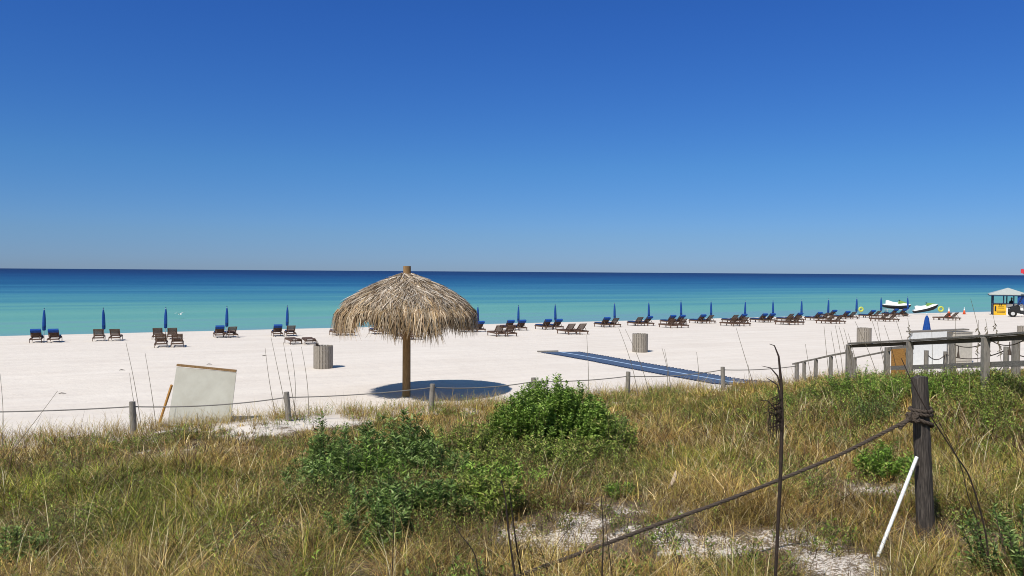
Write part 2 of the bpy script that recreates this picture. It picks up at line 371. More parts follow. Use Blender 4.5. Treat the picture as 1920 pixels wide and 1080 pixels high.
# ------------------------------------------------------------------ palapa
def palapa():
    base = at(762, 745, 23.8); x0, y0 = base.x, base.y; z0 = gz(x0, y0)
    root = empty('palapa', (x0, y0, z0), 'thatched palm palapa on a single wooden pole standing on the beach', 'palapa')
    root.scale = (.975, .975, 1)
    p = MB(); p.tube([(0, 0, -.2), (0, 0, 1.6), (.005, 0, 3.95 - z0)], [.128, .124, .118], 20); p.build('pole', M_pole, root, smooth=False)
    fr = MB()
    prof = [(0.1, 3.68), (.45, 3.52), (.95, 3.32), (1.45, 3.06), (1.85, 2.80), (2.05, 2.60)]
    pr = np.array([a for a, b in prof]); pz = np.array([b for a, b in prof])
    for k in range(8):
        a = k * math.pi / 4 + .2
        fr.tube([(r * .97 * math.cos(a), r * .97 * math.sin(a), z - .10) for r, z in prof], .03, 6)
    for r, z in ((1.0, 3.27), (1.95, 2.6)):
        fr.tube([(r * math.cos(q), r * math.sin(q), z - .03) for q in np.linspace(0, 2 * math.pi, 25)], .022, 6)
    for k in range(4):
        a = k * math.pi / 2 + .6; fr.beam((0.08 * math.cos(a), .08 * math.sin(a), 2.35), (1.15 * math.cos(a), 1.15 * math.sin(a), 3.12), .05, .08)
    fr.build('frame', M_pole, root)
    # underlay of matted thatch
    ul = MB(); ul.v = []; n = 48
    for r, z in prof:
        for j in range(n):
            a = 2 * math.pi * j / n; ul.v.append(Vector((r * .985 * math.cos(a), r * .985 * math.sin(a), z - .05)))
    for k in range(len(prof) - 1):
        for j in range(n):
            a = k * n + j; b = k * n + (j + 1) % n; ul.f.append((a, b, b + n, a + n))
    um = mat_noise('matted thatch', (.10, .07, .04), (.28, .21, .14), (30, 30, 30), bump=.5)
    ul.build('matting', um, root)
    # strips: start on the dome, follow it downwards, then hang
    n = 30000
    a = rng.random(n) * 2 * math.pi; s0 = rng.random(n) ** .62            # start radius fraction
    tuft = (vnoise(a * 9, s0 * 9) - .5)
    rr = .08 + s0 * 2.02; L = rng.uniform(.22, .60, n) + .12 * tuft; wd = rng.uniform(.006, .017, n)
    edge = s0 > .77; L[edge] = rng.uniform(.42, .80, edge.sum()) * (.86 + .34 * vnoise(a[edge] * 7 + 3, a[edge] * 0 + 2))
    gap = (vnoise(a * 5 + 11, a * 0 + 7) < .30) & edge; L[gap] *= .72
    dd = lambda c: np.abs((a - math.radians(c) + math.pi) % (2 * math.pi) - math.pi)
    L[edge] *= (1 - .55 * np.exp(-(dd(-116) / .10) ** 2) + .28 * np.exp(-(dd(-90) / .13) ** 2) + .14 * np.exp(-(dd(-70) / .2) ** 2))[edge]
    clump = vnoise(a * 22, s0 * 3 + 90)
    lift = rng.uniform(-.01, .06, n) + .10 * (vnoise(a * 16, s0 * 12 + 5) - .4); tw = rng.normal(0, .42, n) + .25 * (vnoise(a * 14, s0 * 6 + 40) - .5)
    seg = 4; P = np.zeros((n, seg + 1, 3)); r = rr.copy(); z = np.interp(rr, pr, pz) + lift; aa = a.copy()
    slope0 = np.interp(rr, pr, np.gradient(pz, pr))
    ang = np.arctan2(-slope0, 1) * .82 - rng.uniform(-.12, .12, n)
    hang = np.where(edge, rng.uniform(1.35, 1.66, n), ang)
    for k in range(seg + 1):
        P[:, k, 0] = r * np.cos(aa); P[:, k, 1] = r * np.sin(aa); P[:, k, 2] = z
        f = min(1, (k + .4) / 1.6); an = np.where(edge, ang + (hang - ang) * f, ang + .35 * k / seg * s0)
        st = L / seg; r = r + np.cos(an) * st; z = z - np.sin(an) * st; aa = aa + tw * st / np.maximum(r, .3) * np.where(edge, .55, 1)
    tang = np.stack([-np.sin(a), np.cos(a), rng.normal(0, .5, n)], 1); tang /= np.linalg.norm(tang, axis=1)[:, None]
    wk = np.array([1, 1, .9, .7, .15])
    V = np.zeros((n, seg + 1, 2, 3))
    for k in range(seg + 1):
        V[:, k, 0] = P[:, k] - tang * (wd * wk[k])[:, None]; V[:, k, 1] = P[:, k] + tang * (wd * wk[k])[:, None]
    V = V.reshape(-1, 3); V[:, 2] -= z0
    b = np.arange(n)[:, None] * (2 * (seg + 1)); q = []
    for k in range(seg): q.append(np.concatenate([b + 2 * k, b + 2 * k + 1, b + 2 * k + 3, b + 2 * k + 2], 1))
    Fq = np.stack(q, 1).reshape(-1, 4)
    pal = np.array([(.47, .385, .29), (.60, .51, .41), (.34, .25, .17), (.45, .33, .19), (.21, .14, .085), (.68, .61, .52)])
    ci = rng.choice(6, n, p=[.28, .22, .19, .14, .10, .07]); C = pal[ci] * rng.uniform(.8, 1.15, n)[:, None]
    C *= (.42 + .95 * clump)[:, None] * np.where(edge, .92, 1.03)[:, None]; C[edge] *= np.array((1.03, .95, .82))  # dark clumps: older leaves, plus shade between clumps put into the colour
    C = np.repeat(C, 2 * (seg + 1), 0)
    np_obj('thatch', V, Fq, M_thatch, root, C)
palapa()

# ------------------------------------------------------------------ slatted bins
def make_bin():
    root = empty('trash_bin', (0, 0, 0), 'x', 'trash bin')
    n = 20; R = .36; H = .88; rd = random.Random(3)
    for k in range(n):
        a = 2 * math.pi * k / n; Mz = Matrix.Rotation(a, 3, 'Z')
        s = MB(); s.box((math.cos(a) * R, math.sin(a) * R, H / 2 + .02 + rd.uniform(-.01, .01)), (.022, .098, H), Mz); s.build('slat', M_slat, root, bevel=.003)
    for z in (.2, .72): MB().lathe([(R - .03, z), (R - .012, z), (R - .012, z + .04), (R - .03, z + .04)], 24).build('hoop', M_metal, root)
    l = MB(); l.lathe([(.26, .02), (.29, .80), (.30, .86), (.28, .86), (.26, .1), (.05, .08)], 24); l.build('liner', M_black, root, smooth=True)
    return root
bin0 = make_bin()
def place_bin(px, py, label, first=False, sc_=1.0):
    o = bin0 if first else copy_tree(bin0); p = ong(px, py); o.location = (p.x, p.y, p.z - .02); o.rotation_euler = (0, 0, random.random() * 3); o.scale = (sc_,) * 3
    tag(o, label, 'trash bin', 'slatted wooden trash bins on the sand')
BINS = [(606, 690, 'grey slatted trash bin on the sand just left of the palapa'), (1200, 660, 'grey slatted trash bin on the sand above the blue beach mat'), (1620, 645, 'grey slatted trash bin just behind the end of the wooden railing'), (1921, 640, 'grey slatted trash bin cut by the right edge of the photo')]
for i, b in enumerate(BINS): place_bin(*b, first=(i == 0))

# ------------------------------------------------------------------ loungers
def slats(m, y0, z0, y1, z1, n, w=.56, t=.02, frac=.72):
    a = Vector((0, y0, z0)); b = Vector((0, y1, z1)); d = (b - a).normalized(); L = (b - a).length; nn = Vector((1, 0, 0)).cross(d)
    M = Matrix((Vector((1, 0, 0)), d, nn)).transposed()
    for k in range(n):
        m.box(a + d * (L * (k + .5) / n), (w, L / n * frac, t), M)
def make_lounger(kind):
    root = empty('beach_lounger', (0, 0, 0), 'x', 'beach lounger')
    f = MB()
    for s in (-1, 1): f.box((s * .29, .95, .27), (.04, 1.9, .10))
    for y in (.03, 1.87): f.box((0, y, .27), (.536, .04, .09))
    slats(f, .70, .33, 1.88, .33, 9); f.build('frame', M_lounge, root)
    up = kind != 'flat'
    hy, hz = .68, .34; ty, tz = (.20, .86) if up else (-.05, .34)
    b = MB()
    for s in (-1, 1): b.beam((s * .25, hy, hz), (s * .25, ty, tz), .04, .035)
    slats(b, hy, hz + .03, ty, tz + .03, 6, w=.60); b.build('backrest', M_lounge, root)
    if up:
        for s in (-1, 1): MB().beam((s * .21, .40, .60), (s * .21, .16, .32), .03, .03).build('prop', M_lounge, root)
    for s in (-1, 1):
        for y in (.16, 1.70):
            l = MB(); l.box((s * .325, y, .13), (.03, .09, .30)); l.build('leg', M_lounge, root)
    if kind in ('blue', 'seat'):
        c = MB(); c.box((0, 1.28, .39), (.56, 1.18, .075)); c.build('seat_cushion', M_navy, root, bevel=.025)
    if kind == 'blue':
        c = MB(); d = Vector((0, ty - hy, tz - hz)).normalized(); nn = Vector((0, d.z, -d.y))
        if nn.y < 0: nn = -nn
        c.beam(Vector((0, hy, hz)) + nn * .075 + d * .06, Vector((0, ty, tz)) + nn * .075 + d * .06, .57, .07, up=nn)
        c.build('back_cushion', M_navy, root, bevel=.02)
        c = MB(); e = Vector((0, ty, tz)) - nn * .045
        c.beam(e - d * .15, e + d * .075, .58, .025, up=nn); c.beam(e + d * .075 - nn * .01, e + d * .075 + nn * .15, .58, .025, up=d)
        c.build('cushion_hood', M_blue, root, bevel=.008)
    return root
protos = {k: make_lounger(k) for k in ('blue', 'seat', 'bare', 'flat')}
used = set()
RZ_ROW = math.atan2(NS[1], NS[0]) - math.pi / 2
DESC = {'blue': 'blue cushioned lounger', 'seat': 'bare-backed lounger', 'bare': 'bare wooden lounger', 'flat': 'wooden lounger folded flat'}
def lounger(px, py, kind, where):
    o = protos[kind] if kind not in used else copy_tree(protos[kind]); used.add(kind)
    p = ong(px, py); o.location = (p.x, p.y, p.z - .02); o.rotation_euler = (0, 0, RZ_ROW + random.uniform(-.09, .09)); o.scale = (.90, .95, .80)
    tag(o, DESC[kind] + ', ' + where, 'beach lounger', 'loungers in rows along the water')
# umbrella x, top y, [(lounger x, kind) left, right], base y
def U(i): return ('at the %s umbrella from the left' % ORD[i]) if i < 5 else ('at %s umbrella right of palapa' % ORD[i - 5])
ROWS = [(82, 578, 66, 'blue', 99, 'blue', 643), (195, 577, 184, 'bare', 214, 'bare', 640), (310, 576, 295, 'bare', 323, 'bare', 637), (425, 574, 413, 'blue', 438, 'seat', 634), (538, 573, 522, 'blue', 547, 'seat', 631.5),
        (896, 573, 880, 'blue', 904, 'blue', 623.5), (972, 572, 960, 'blue', 982, 'blue', 620.5), (1042, 570, 1031, 'blue', 1051, 'blue', 618.5), (1153, 568, 1141, 'blue', 1159, 'seat', 614), (1217, 566, 1204, 'seat', 1222, 'blue', 611.5),
        (1278, 563, 1265, 'blue', 1283, 'blue', 608.5), (1334, 564, 1322, 'blue', 1338, 'seat', 607), (1397, 564, 1384, 'seat', 1399, 'blue', 606), (1450, 563, 1438, 'blue', 1452, 'blue', 605), (1503, 562, 1489, 'seat', 1504, 'blue', 603.5),
        (1553, 560, 1541, 'blue', 1556, 'seat', 601.5), (1606, 558, 1593, 'blue', 1606, 'seat', 599), (1653, 557, 1641, 'blue', 1653, 'bare', 596.5), (1703, 556, 1684, 'blue', 1700, 'blue', 593.5)]
def make_umbrella():
    root = empty('beach_umbrella', (0, 0, 0), 'x', 'umbrella')
    p = MB(); p.tube([(0, 0, -.3), (0, 0, 1.93)], .022, 8); p.build('pole', M_metal, root, smooth=True)
    c = MB(); c.lathe([(.06, .68), (.085, .71), (.09, .85), (.088, 1.1), (.08, 1.4), (.062, 1.65), (.035, 1.84), (.012, 1.9)], 32, mod=lambda a: 1 + .22 * math.sin(8 * a))
    c.build('canopy', M_blue, root, smooth=True)
    s = MB(); s.lathe([(.100, .86), (.106, .86), (.106, .91), (.100, .91)], 16); s.build('strap', M_navy, root)
    s = MB(); s.lathe([(.022, 1.90), (.03, 1.93), (.022, 1.97), (.006, 1.98)], 10); s.build('finial', M_navy, root, smooth=True)
    return root
umb = make_umbrella(); first = True
for i, (ux, uy, x1, k1, x2, k2, by) in enumerate(ROWS):
    lounger(x1, by, k1, 'left of pair ' + U(i)); lounger(x2, by - .3, k2, 'right of pair ' + U(i))
    o = umb if i == 0 else copy_tree(umb)
    b = ong((x1 + x2) / 2, by); v = b + Vector((NS[0], NS[1], 0)) * .8
    q = at(ux, uy, v.y); x = q.x; z = gz(x, v.y); s = (q.z - z) / 1.95
    o.location = (x, v.y, z - .01); o.scale = (max(s, .85) * .88, max(s, .85) * .88, s); o.rotation_euler = (random.uniform(-.03, .03), random.uniform(-.035, .035), random.random() * 3)
    w_ = ('%s closed blue umbrella from the left, standing between two loungers' % ORD[i]) if i < 5 else ('%s closed blue umbrella right of the palapa, between two loungers' % ORD[i - 5])
    tag(o, w_, 'umbrella', 'closed blue umbrellas along the water')
EXTRA = [(301, 332, 652, 'bare', 'before third umbrella'), (941, 962, 631.5, 'bare', 'before second umbrella right of palapa'), (1076, 1097, 627.5, 'bare', 'between third and fourth umbrellas right of palapa'),
         (1266, 1286, 615.5, 'bare', 'before sixth umbrella right of palapa'), (1383, 1403, 612, 'bare', 'before eighth umbrella right of palapa'), (1488, 1504, 609.5, 'bare', 'before tenth umbrella right of palapa'),
         (1566, 1582, 607.5, 'bare', 'before eleventh umbrella right of palapa'), (1667, 1683, 603.5, 'bare', 'before the pair nearest the jet skis'), (1785, 1799, 601, 'bare', 'in the pair in front of the orange cone'),
         (768, 783, 638, 'bare', 'in the pair seen beside the palapa pole'), (640, 658, 630, 'blue', 'half hidden behind the left fringe of the palapa'), (712, 735, 627.5, 'blue', 'under the gap in the palapa fringe')]
for x1, x2, by, k, wh in EXTRA:
    lounger(x1, by, k, 'left one ' + wh); lounger(x2, by - .3, k, 'right one ' + wh)
lounger(556, 646, 'flat', 'left of the two beside the bin near the palapa'); lounger(583, 646, 'flat', 'right of the two beside the bin near the palapa')
lounger(1568, 596, 'blue', 'alone nearer the water by eleventh umbrella right of palapa')

# ------------------------------------------------------------------ beach mat
def mat_strip():
    a1 = Vector((1.45, 36.9)); a2 = Vector((3.10, 37.3)); b1 = Vector((8.0, 25.0)); b2 = Vector((9.5, 25.4))
    root = empty('beach_mat', (a1.x, a1.y, gz(a1.x, a1.y)), 'long blue roll-out beach mat with a pale centre stripe lying on the sand', 'mat')
    o = Vector(root.location); n = 60
    def strip(name, s0, s1, mt, dz, th=.012):
        m = MB()
        for k in range(n + 1):
            f = k / n; l = a1.lerp(b1, f); r = a2.lerp(b2, f)
            for s in (s0, s1):
                p = l.lerp(r, s); z = max(gz(p.x, p.y), 0) + dz
                m.v.append(Vector((p.x, p.y, z)) - o); m.v.append(Vector((p.x, p.y, z - th - .05)) - o)
        for k in range(n):
            i = k * 4; m.f += [(i, i + 2, i + 6, i + 4), (i, i + 4, i + 5, i + 1), (i + 2, i + 3, i + 7, i + 6)]
        m.f += [(0, 1, 3, 2), (4 * n, 4 * n + 2, 4 * n + 3, 4 * n + 1)]
        return m.build(name, mt, root)
    mb = mat_noise('woven blue mat', (.045, .075, .14), (.075, .115, .19), (5, 5, 5), rough=.85, bump=.4)
    ms = mat_noise('pale mat stripe', (.34, .48, .68), (.42, .56, .74), (5, 5, 5), rough=.85, bump=.2)
    strip('mat_half', 0, .47, mb, .035); strip('mat_half', .53, 1, mb, .035); strip('stripe', .475, .525, ms, .040)
    pin = MB(); d = (b1 - a1).normalized(); nr = Vector((d.y, -d.x))
    for k in range(64):
        f = (k + .5) / 64
        for e, sg in ((a1.lerp(b1, f), -1), (a2.lerp(b2, f), 1)):
            side = (a2 - a1).normalized() * sg; p = e + side * .05
            pin.box(Vector((p.x, p.y, max(gz(p.x, p.y), 0) + .03)) - o, (.11, .05, .03), Matrix.Rotation(math.atan2(side.y, side.x), 3, 'Z'))
    tag(pin.build('edge_pins', M_dkblue, root), kind='stuff')
    e = MB(); p = a1 + (a1 - a2).normalized() * .25; q = a1.lerp(a2, .45)
    e.beam(Vector((p.x, p.y, .08)) - o, Vector((q.x, q.y, .08)) - o, .12, .05); e.build('end_batten', M_greyh, root)
mat_strip()

# ------------------------------------------------------------------ leaning panel
def panel():
    d0 = 18.55; bl = at(313, 806, d0); br = at(430, 809, d0 + .15); tl = at(331, 688, d0 + .75); tr = at(443, 698, d0 + .9)
    bl.z = max(bl.z, gz(bl.x, bl.y) - .02)
    o = (bl + br) / 2; root = empty('leaning_panel', o, 'off-white rectangular board propped up on the sand behind the rope fence', 'board')
    nn = (br - bl).cross(tl - bl).normalized()
    m = MB(); q = [bl, br, tr, tl]; m.v = [p - o for p in q] + [p - o - nn * .035 * (1 if nn.y < 0 else -1) for p in q]
    m.f = [(0, 1, 2, 3), (7, 6, 5, 4)] + [(a, a + 4, (a + 1) % 4 + 4, (a + 1) % 4) for a in range(4)]
    m.build('board', M_panel, root)
    back = Vector((0, .05, 0))
    b = MB(); b.beam(tl - o + Vector((.0, .03, .045)), tr - o + Vector((-.01, .03, .03)), .09, .05)
    b.beam(tl - o + Vector((.12, .16, .02)), tr - o + Vector((-.2, .14, .02)), .08, .03)
    b.build('top_batten', M_pole, root)
    pa = at(322, 722, d0 + .62); pb = at(299, 803, d0 + .9); pb.z = gz(pb.x, pb.y)
    b = MB(); b.beam(pa - o, pb - o, .04, .05); b.build('prop', M_ply, root)
    b = MB(); b.beam(Vector((bl.x - .25, bl.y + .1, bl.z + .04)) - o, Vector((bl.x + .3, bl.y + .25, bl.z + .04)) - o, .1, .08); b.build('foot_block', M_greyh, root)
    b = MB(); b.beam(bl - o + Vector((.0, -.03, .03)), br - o + Vector((0, -.03, .03)), .03, .05); b.build('bottom_edge', M_ply, root)
    return
panel()

# ------------------------------------------------------------------ rope fence
def rope_pts(a, b, sag, n=14):
    return [a.lerp(b, k / n) - Vector((0, 0, sag * 4 * (k / n) * (1 - k / n))) for k in range(n + 1)]
def rope_fence():
    P = [(-190, 764, 16.0), (248, 753, 17.3), (537, 735, 18.8), (811, 720, 20.3), (1000, 708, 21.6), (1178, 697, 23.0), (1355, 688, 24.4), (1494, 680, 25.8)]
    tops = [at(*p) for p in P]; o = Vector((tops[1].x, tops[1].y, gz(tops[1].x, tops[1].y)))
    root = empty('rope_fence', o, 'low dune fence of weathered posts strung with one thin pale line', 'fence')
    for k, t in enumerate(tops):
        g = gz(t.x, t.y); m = MB(); lean = Vector((random.uniform(-.06, .06) + (.10 if k == 3 else 0), random.uniform(-.04, .04), 0)); r = .068
        m.tube([Vector((t.x, t.y, g - .2)) - lean - o, (Vector((t.x, t.y, g)) - lean * .8 - o).lerp(t - o, .5), t - o], [r * 1.05, r, r * .95], 12)
        m.build('post', M_grey, root)
    for k in range(len(tops) - 1):
        a = tops[k] - Vector((0, 0, .09 + .02 * (k % 3))); b = tops[k + 1] - Vector((0, 0, .09 + .02 * ((k + 1) % 3)))
        m = MB(); m.tube([p - o for p in rope_pts(a, b, .05 + .03 * (k % 2))], .014, 6); m.build('line', M_rope2, root)
rope_fence()

# ------------------------------------------------------------------ wooden railings at the right
def post_box(root, top, o, w=.14, name='post', bottom=None):
    g = gz(top.x, top.y) if bottom is None else bottom; m = MB(); m.box(Vector((top.x, top.y, (top.z + g - .2) / 2)) - o, (w, w, top.z - g + .2), Matrix.Rotation(.03, 3, 'Z')); return m.build(name, M_grey, root, bevel=.008)
def railing():
    T = [at(1594, 644, 21.5), at(1709, 638, 18.2), at(1852, 629.5, 14.6), at(1990, 619, 12.2)]
    o = Vector((T[1].x, T[1].y, gz(T[1].x, T[1].y)))
    root = empty('wooden_railing', o, 'grey weathered boardwalk railing with thick square posts and a flat top rail', 'railing')
    for k, t in enumerate(T): post_box(root, t - Vector((.05, .02, .028)), o, .115)
    for a, b in zip(T[:-1], T[1:]):
        d = (b - a).normalized() * .0; m = MB(); m.beam(a - o + Vector((0, 0, .0)), b - o, .15, .04); m.build('top_rail', M_greyh, root, bevel=.004)
        m = MB(); off = Vector((.045, 0, -.07)); m.beam(a - o + off, b - o + off, .035, .085); m.build('side_rail', M_stem, root)  # side rail coloured with dark bark to imitate its shaded face
    L = [at(1668, 690, 19.4), at(1852, 683.5, 14.6), at(1990, 679, 12.2)]
    for a, b in zip(L[:-1], L[1:]):
        m = MB(); off = Vector((.04, 0, 0)); m.beam(a - o + off, b - o + off, .04, .10); m.build('lower_rail', M_greyh, root)
    # far side of the ramp
    T2 = [at(1664, 651, 21.8), at(1786, 641, 18.8), at(1905, 633, 16.0)]
    root2 = empty('wooden_railing', T2[0] * 1, 'short posts of the far side of the boardwalk behind the grey railing', 'railing'); o2 = Vector(root2.location); o2.z = gz(o2.x, o2.y); root2.location = o2
    for t in T2: post_box(root2, t, o2, .115)
    m = MB()
    a, b = at(1664, 655, 21.8), at(1712, 651, 20.7); m.beam(a - o2, b - o2, .05, .12); m.build('top_rail', M_greyh, root2)
    # sloping handrail down to the beach
    H = [at(1596, 661, 22.2), at(1558, 668, 23.2), at(1530, 674.5, 24.0), at(1508, 679, 24.6), at(1487, 684, 25.2)]
    o3 = Vector((H[3].x, H[3].y, gz(H[3].x, H[3].y))); root3 = empty('ramp_handrail', o3, 'low grey handrail sloping down from the boardwalk end to the beach', 'handrail')
    for t in H[:4]: post_box(root3, t, o3, .09)
    for a, b in zip(H[:-1], H[1:]):
        m = MB(); m.beam(a - o3 + Vector((0, 0, .025)), b - o3 + Vector((0, 0, .025)), .075, .04); m.build('rail', M_greyh, root3)
    H = [at(1602, 671, 23.6), at(1662, 659, 22.4)]
    o4 = Vector((H[0].x, H[0].y, gz(H[0].x, H[0].y))); root4 = empty('ramp_handrail', o4, 'thin far handrail rising between the railing end post and the plywood', 'handrail')
    m = MB(); m.beam(H[0] - o4, H[1] - o4, .07, .04); m.build('rail', M_greyh, root4)
    for t in H: post_box(root4, t, o4, .10)
    # plywood
    a, b = at(1672, 684, 20.6), at(1704, 684, 19.9); c_, d_ = at(1704, 653, 19.9), at(1672, 655, 20.6); o5 = a.copy(); o5.z = gz(a.x, a.y)
    m = MB(); q = [a, b, c_, d_]; nrm = Vector((0, .03, 0)); m.v = [p - o5 for p in q] + [p - o5 + nrm for p in q]; m.v[0].z -= .5; m.v[1].z -= .5; m.v[4].z -= .5; m.v[5].z -= .5
    m.f = [(0, 1, 2, 3), (7, 6, 5, 4)] + [(a_, a_ + 4, (a_ + 1) % 4 + 4, (a_ + 1) % 4) for a_ in range(4)]
    p = m.build('plywood_board', M_ply); p.location = o5; tag(p, 'orange-brown plywood board standing behind the railing', 'board')
    # rope fence beyond the railing
    tp = [at(1737, 657, 20.2), at(1773, 659, 21.2), at(1887, 650, 17.0), at(2010, 652, 15.0)]
    o6 = tp[0].copy(); o6.z = gz(o6.x, o6.y); r6 = empty('rope_fence', o6, 'round grey posts with slack dark ropes seen through the boardwalk railing', 'fence')
    for t in tp:
        g = gz(t.x, t.y); m = MB(); m.tube([Vector((t.x, t.y, g - .2)) - o6, t - o6], .055, 10); m.build('post', M_grey, r6)
    for a, b in ((0, 1), (1, 2), (2, 3)):
        m = MB(); dz = Vector((0, 0, .07)); m.tube([p - o6 for p in rope_pts(tp[a] - dz, tp[b] - dz, .16)], .012, 6); m.build('rope', M_rope, r6)
    a, b, c_ = at(1790, 646, 18.5), at(1858, 638, 16.0), at(1925, 634, 14.8)
    r7 = empty('hanging_rope', a, 'dark slack rope with dangling ends looped under the top rail', 'rope')
    m = MB(); m.tube([p - a for p in rope_pts(a, b, .10)] , .011, 6); m.tube([p - a for p in rope_pts(b, c_, .12)], .011, 6)
    m.build('line', M_rope, r7)
    for f, e in ((.12, a.lerp(b, .12)), (.6, b.lerp(c_, .55))):
        m = MB(); e = e - Vector((0, 0, .05)); m.tube([e - a, e - a - Vector((0, 0, .1)), e - a - Vector((0, 0, .26))], [.009, .012, .035], 7); m.build('tassel', M_rope, r7)
railing()

# ------------------------------------------------------------------ counter, cabinet and big umbrella behind the railing
p = ong(1797, 680); cb = empty('cabinet', p, 'beige waist-high cabinet standing on the sand behind the railing', 'cabinet', rz=.35)
MB().box((0, 0, .66), (1.0, .5, 1.32)).build('body', M_beige, cb, bevel=.01)
MB().box((0, -.262, .66), (.9, .02, 1.1)).build('door', M_beige, cb)
MB().box((0, 0, 1.335), (1.06, .56, .03)).build('lid', M_beige, cb, bevel=.005)
a = at(1704, 622, 33.0); b = at(1812, 617.5, 34.0); o = a.lerp(b, .5); o.z = gz(o.x, o.y)
ct = empty('counter', o, 'white counter with a thin grey plank top beside the beige cabinet', 'counter')
MB().beam(a - o, b - o, .30, .06).build('top', M_greyh, ct)
m = MB(); q0 = a.lerp(b, .04) - o; q1 = a.lerp(b, .62) - o; m.v = []
for dy in (0, .35):
    for (q, z) in ((q0, 0), (q1, 0), (q1, q1.z - .035), (q0, q0.z - .035)): m.v.append(Vector((q.x, q.y - .16 + dy, z - (.1 if z == 0 else 0))))
m.f = [(0, 1, 2, 3), (7, 6, 5, 4)] + [(i, i + 4, (i + 1) % 4 + 4, (i + 1) % 4) for i in range(4)]
m.build('front', M_white, ct)
p = at(1738, 590, 36.0); zg = gz(p.x, p.y)
bu = empty('market_umbrella', (p.x, p.y, zg), 'large closed blue umbrella flaring at the bottom behind the white counter', 'umbrella')
Hh = p.z - zg
MB().tube([(0, 0, -.2), (0, 0, Hh)], .03, 8).build('pole', M_metal, bu, smooth=True)
MB().lathe([(.19, .62), (.205, .66), (.19, .95), (.13, 1.4), (.075, Hh - .16), (.03, Hh - .04), (.012, Hh)], 32, mod=lambda a: 1 + .16 * math.sin(8 * a)).build('canopy', M_blue, bu, smooth=True)
MB().lathe([(.03, Hh), (.035, Hh + .04), (.01, Hh + .07)], 10).build('finial', M_white, bu, smooth=True)

# ------------------------------------------------------------------ jet skis, floats, cones
def jetski(loc, rz, pitch, label):
    root = empty('jet_ski', loc, label, 'jet ski', 'jet skis on the beach'); root.rotation_euler = (0, pitch, rz); root.scale = (.90, .90, .84)
    def sec(x, w, zb, zt, wt): return [(x, 0, zb), (x, w * .6, zb + .06), (x, w, (zb + zt) * .55), (x, wt, zt), (x, -wt, zt), (x, -w, (zb + zt) * .55), (x, -w * .6, zb + .06)]
    MB().loft([sec(-1.4, .45, .10, .42, .42), sec(-.6, .52, .02, .42, .50), (sec(.3, .52, .0, .44, .50)), sec(.9, .42, .04, .50, .42), sec(1.3, .20, .20, .60, .22), sec(1.55, .04, .50, .66, .05)]).build('hull', M_black, root, smooth=False, bevel=.01)
    def top(x, w, zt): return [(x, w, .42 + max(0, x) * .13), (x, w * .6, zt), (x, -w * .6, zt), (x, -w, .42 + max(0, x) * .13)]
    MB().loft([top(-1.42, .42, .52), top(-.7, .48, .60), top(.1, .48, .62), top(.8, .42, .80), top(1.25, .24, .76), top(1.56, .05, .66)]).build('deck', M_white, root, smooth=False, bevel=.02)
    MB().loft([[(x, w, z0), (x, w * .8, z1), (x, -w * .8, z1), (x, -w, z0)] for x, w, z0, z1 in ((-1.15, .14, .55, .98), (-.9, .17, .57, 1.02), (-.4, .16, .58, .86), (.25, .15, .6, .82))]).build('seat', M_white, root, bevel=.03)
    MB().loft([[(x, w, z0), (x, w * .7, z1), (x, -w * .7, z1), (x, -w, z0)] for x, w, z0, z1 in ((.15, .16, .62, .95), (.4, .2, .7, 1.08), (.75, .22, .76, .98), (1.25, .14, .72, .80))]).build('cowling', M_green, root, bevel=.02)
    m = MB(); m.tube([(.22, -.36, 1.10), (.28, -.12, 1.12), (.28, .12, 1.12), (.22, .36, 1.10)], .03, 8); m.tube([(.42, 0, 1.02), (.26, 0, 1.14)], .05, 8); m.build('handlebar', M_black, root)
    return root
pj = ong(1680, 592); jz = pj.z
jet1 = at(1680, 579.5, pj.y); j1 = jetski(jet1 - Vector((0, 0, .0)), -.25, .06, 'white and green jet ski raised on a cart behind the blue loungers')
st = empty('beach_cart', (jet1.x, jet1.y, gz(jet1.x, jet1.y)), 'low metal cart holding the left jet ski above the sand', 'cart', rz=-.25)
hh = jet1.z - gz(jet1.x, jet1.y)
m = MB()
for s in (-.3, .3): m.beam((-1.2, s, hh + .0), (1.2, s, hh - .04), .06, .05)
for x in (-.9, .8):
    m.beam((x, -.4, hh - .05), (x, .4, hh - .05), .05, .05)
    for s in (-.4, .4): m.tube([(x, s, hh - .05), (x, s, .2)], .025, 6)
m.build('frame', M_metal, st)
for x in (-.9, .8):
    for s in (-.46, .46):
        m = MB(); m.tube([(x, s - .07, .2), (x, s + .07, .2)], .2, 14); m.build('wheel', M_rubber, st)
pj2 = ong(1736, 589); jetski(pj2 + Vector((0, 0, .28)), -.15, -.22, 'white and green jet ski tilted bow-up nearer the kiosk')
def ring(px, py, dd, r, label):
    p = at(px, py, dd); g = gz(p.x, p.y); o = empty('swim_ring', (p.x, p.y, g), label, 'swim ring', 'yellow rings'); z = p.z - g
    m = MB(); m.tube([(r * math.cos(q), .0, z + r * math.sin(q)) for q in np.linspace(0, 2 * math.pi, 25)], .10, 8, cap=False); m.build('ring', M_lime, o, smooth=True)
    m = MB(); m.tube([(0, .14, -.1), (0, .14, z + r * .9)], .02, 6); m.build('stake', M_metal, o)
ring(1614.5, 580, 86, .20, 'small yellow ring beside the third umbrella left of the jet skis'); ring(1764, 579.5, 86, .24, 'yellow ring hanging right of the tilted jet ski')
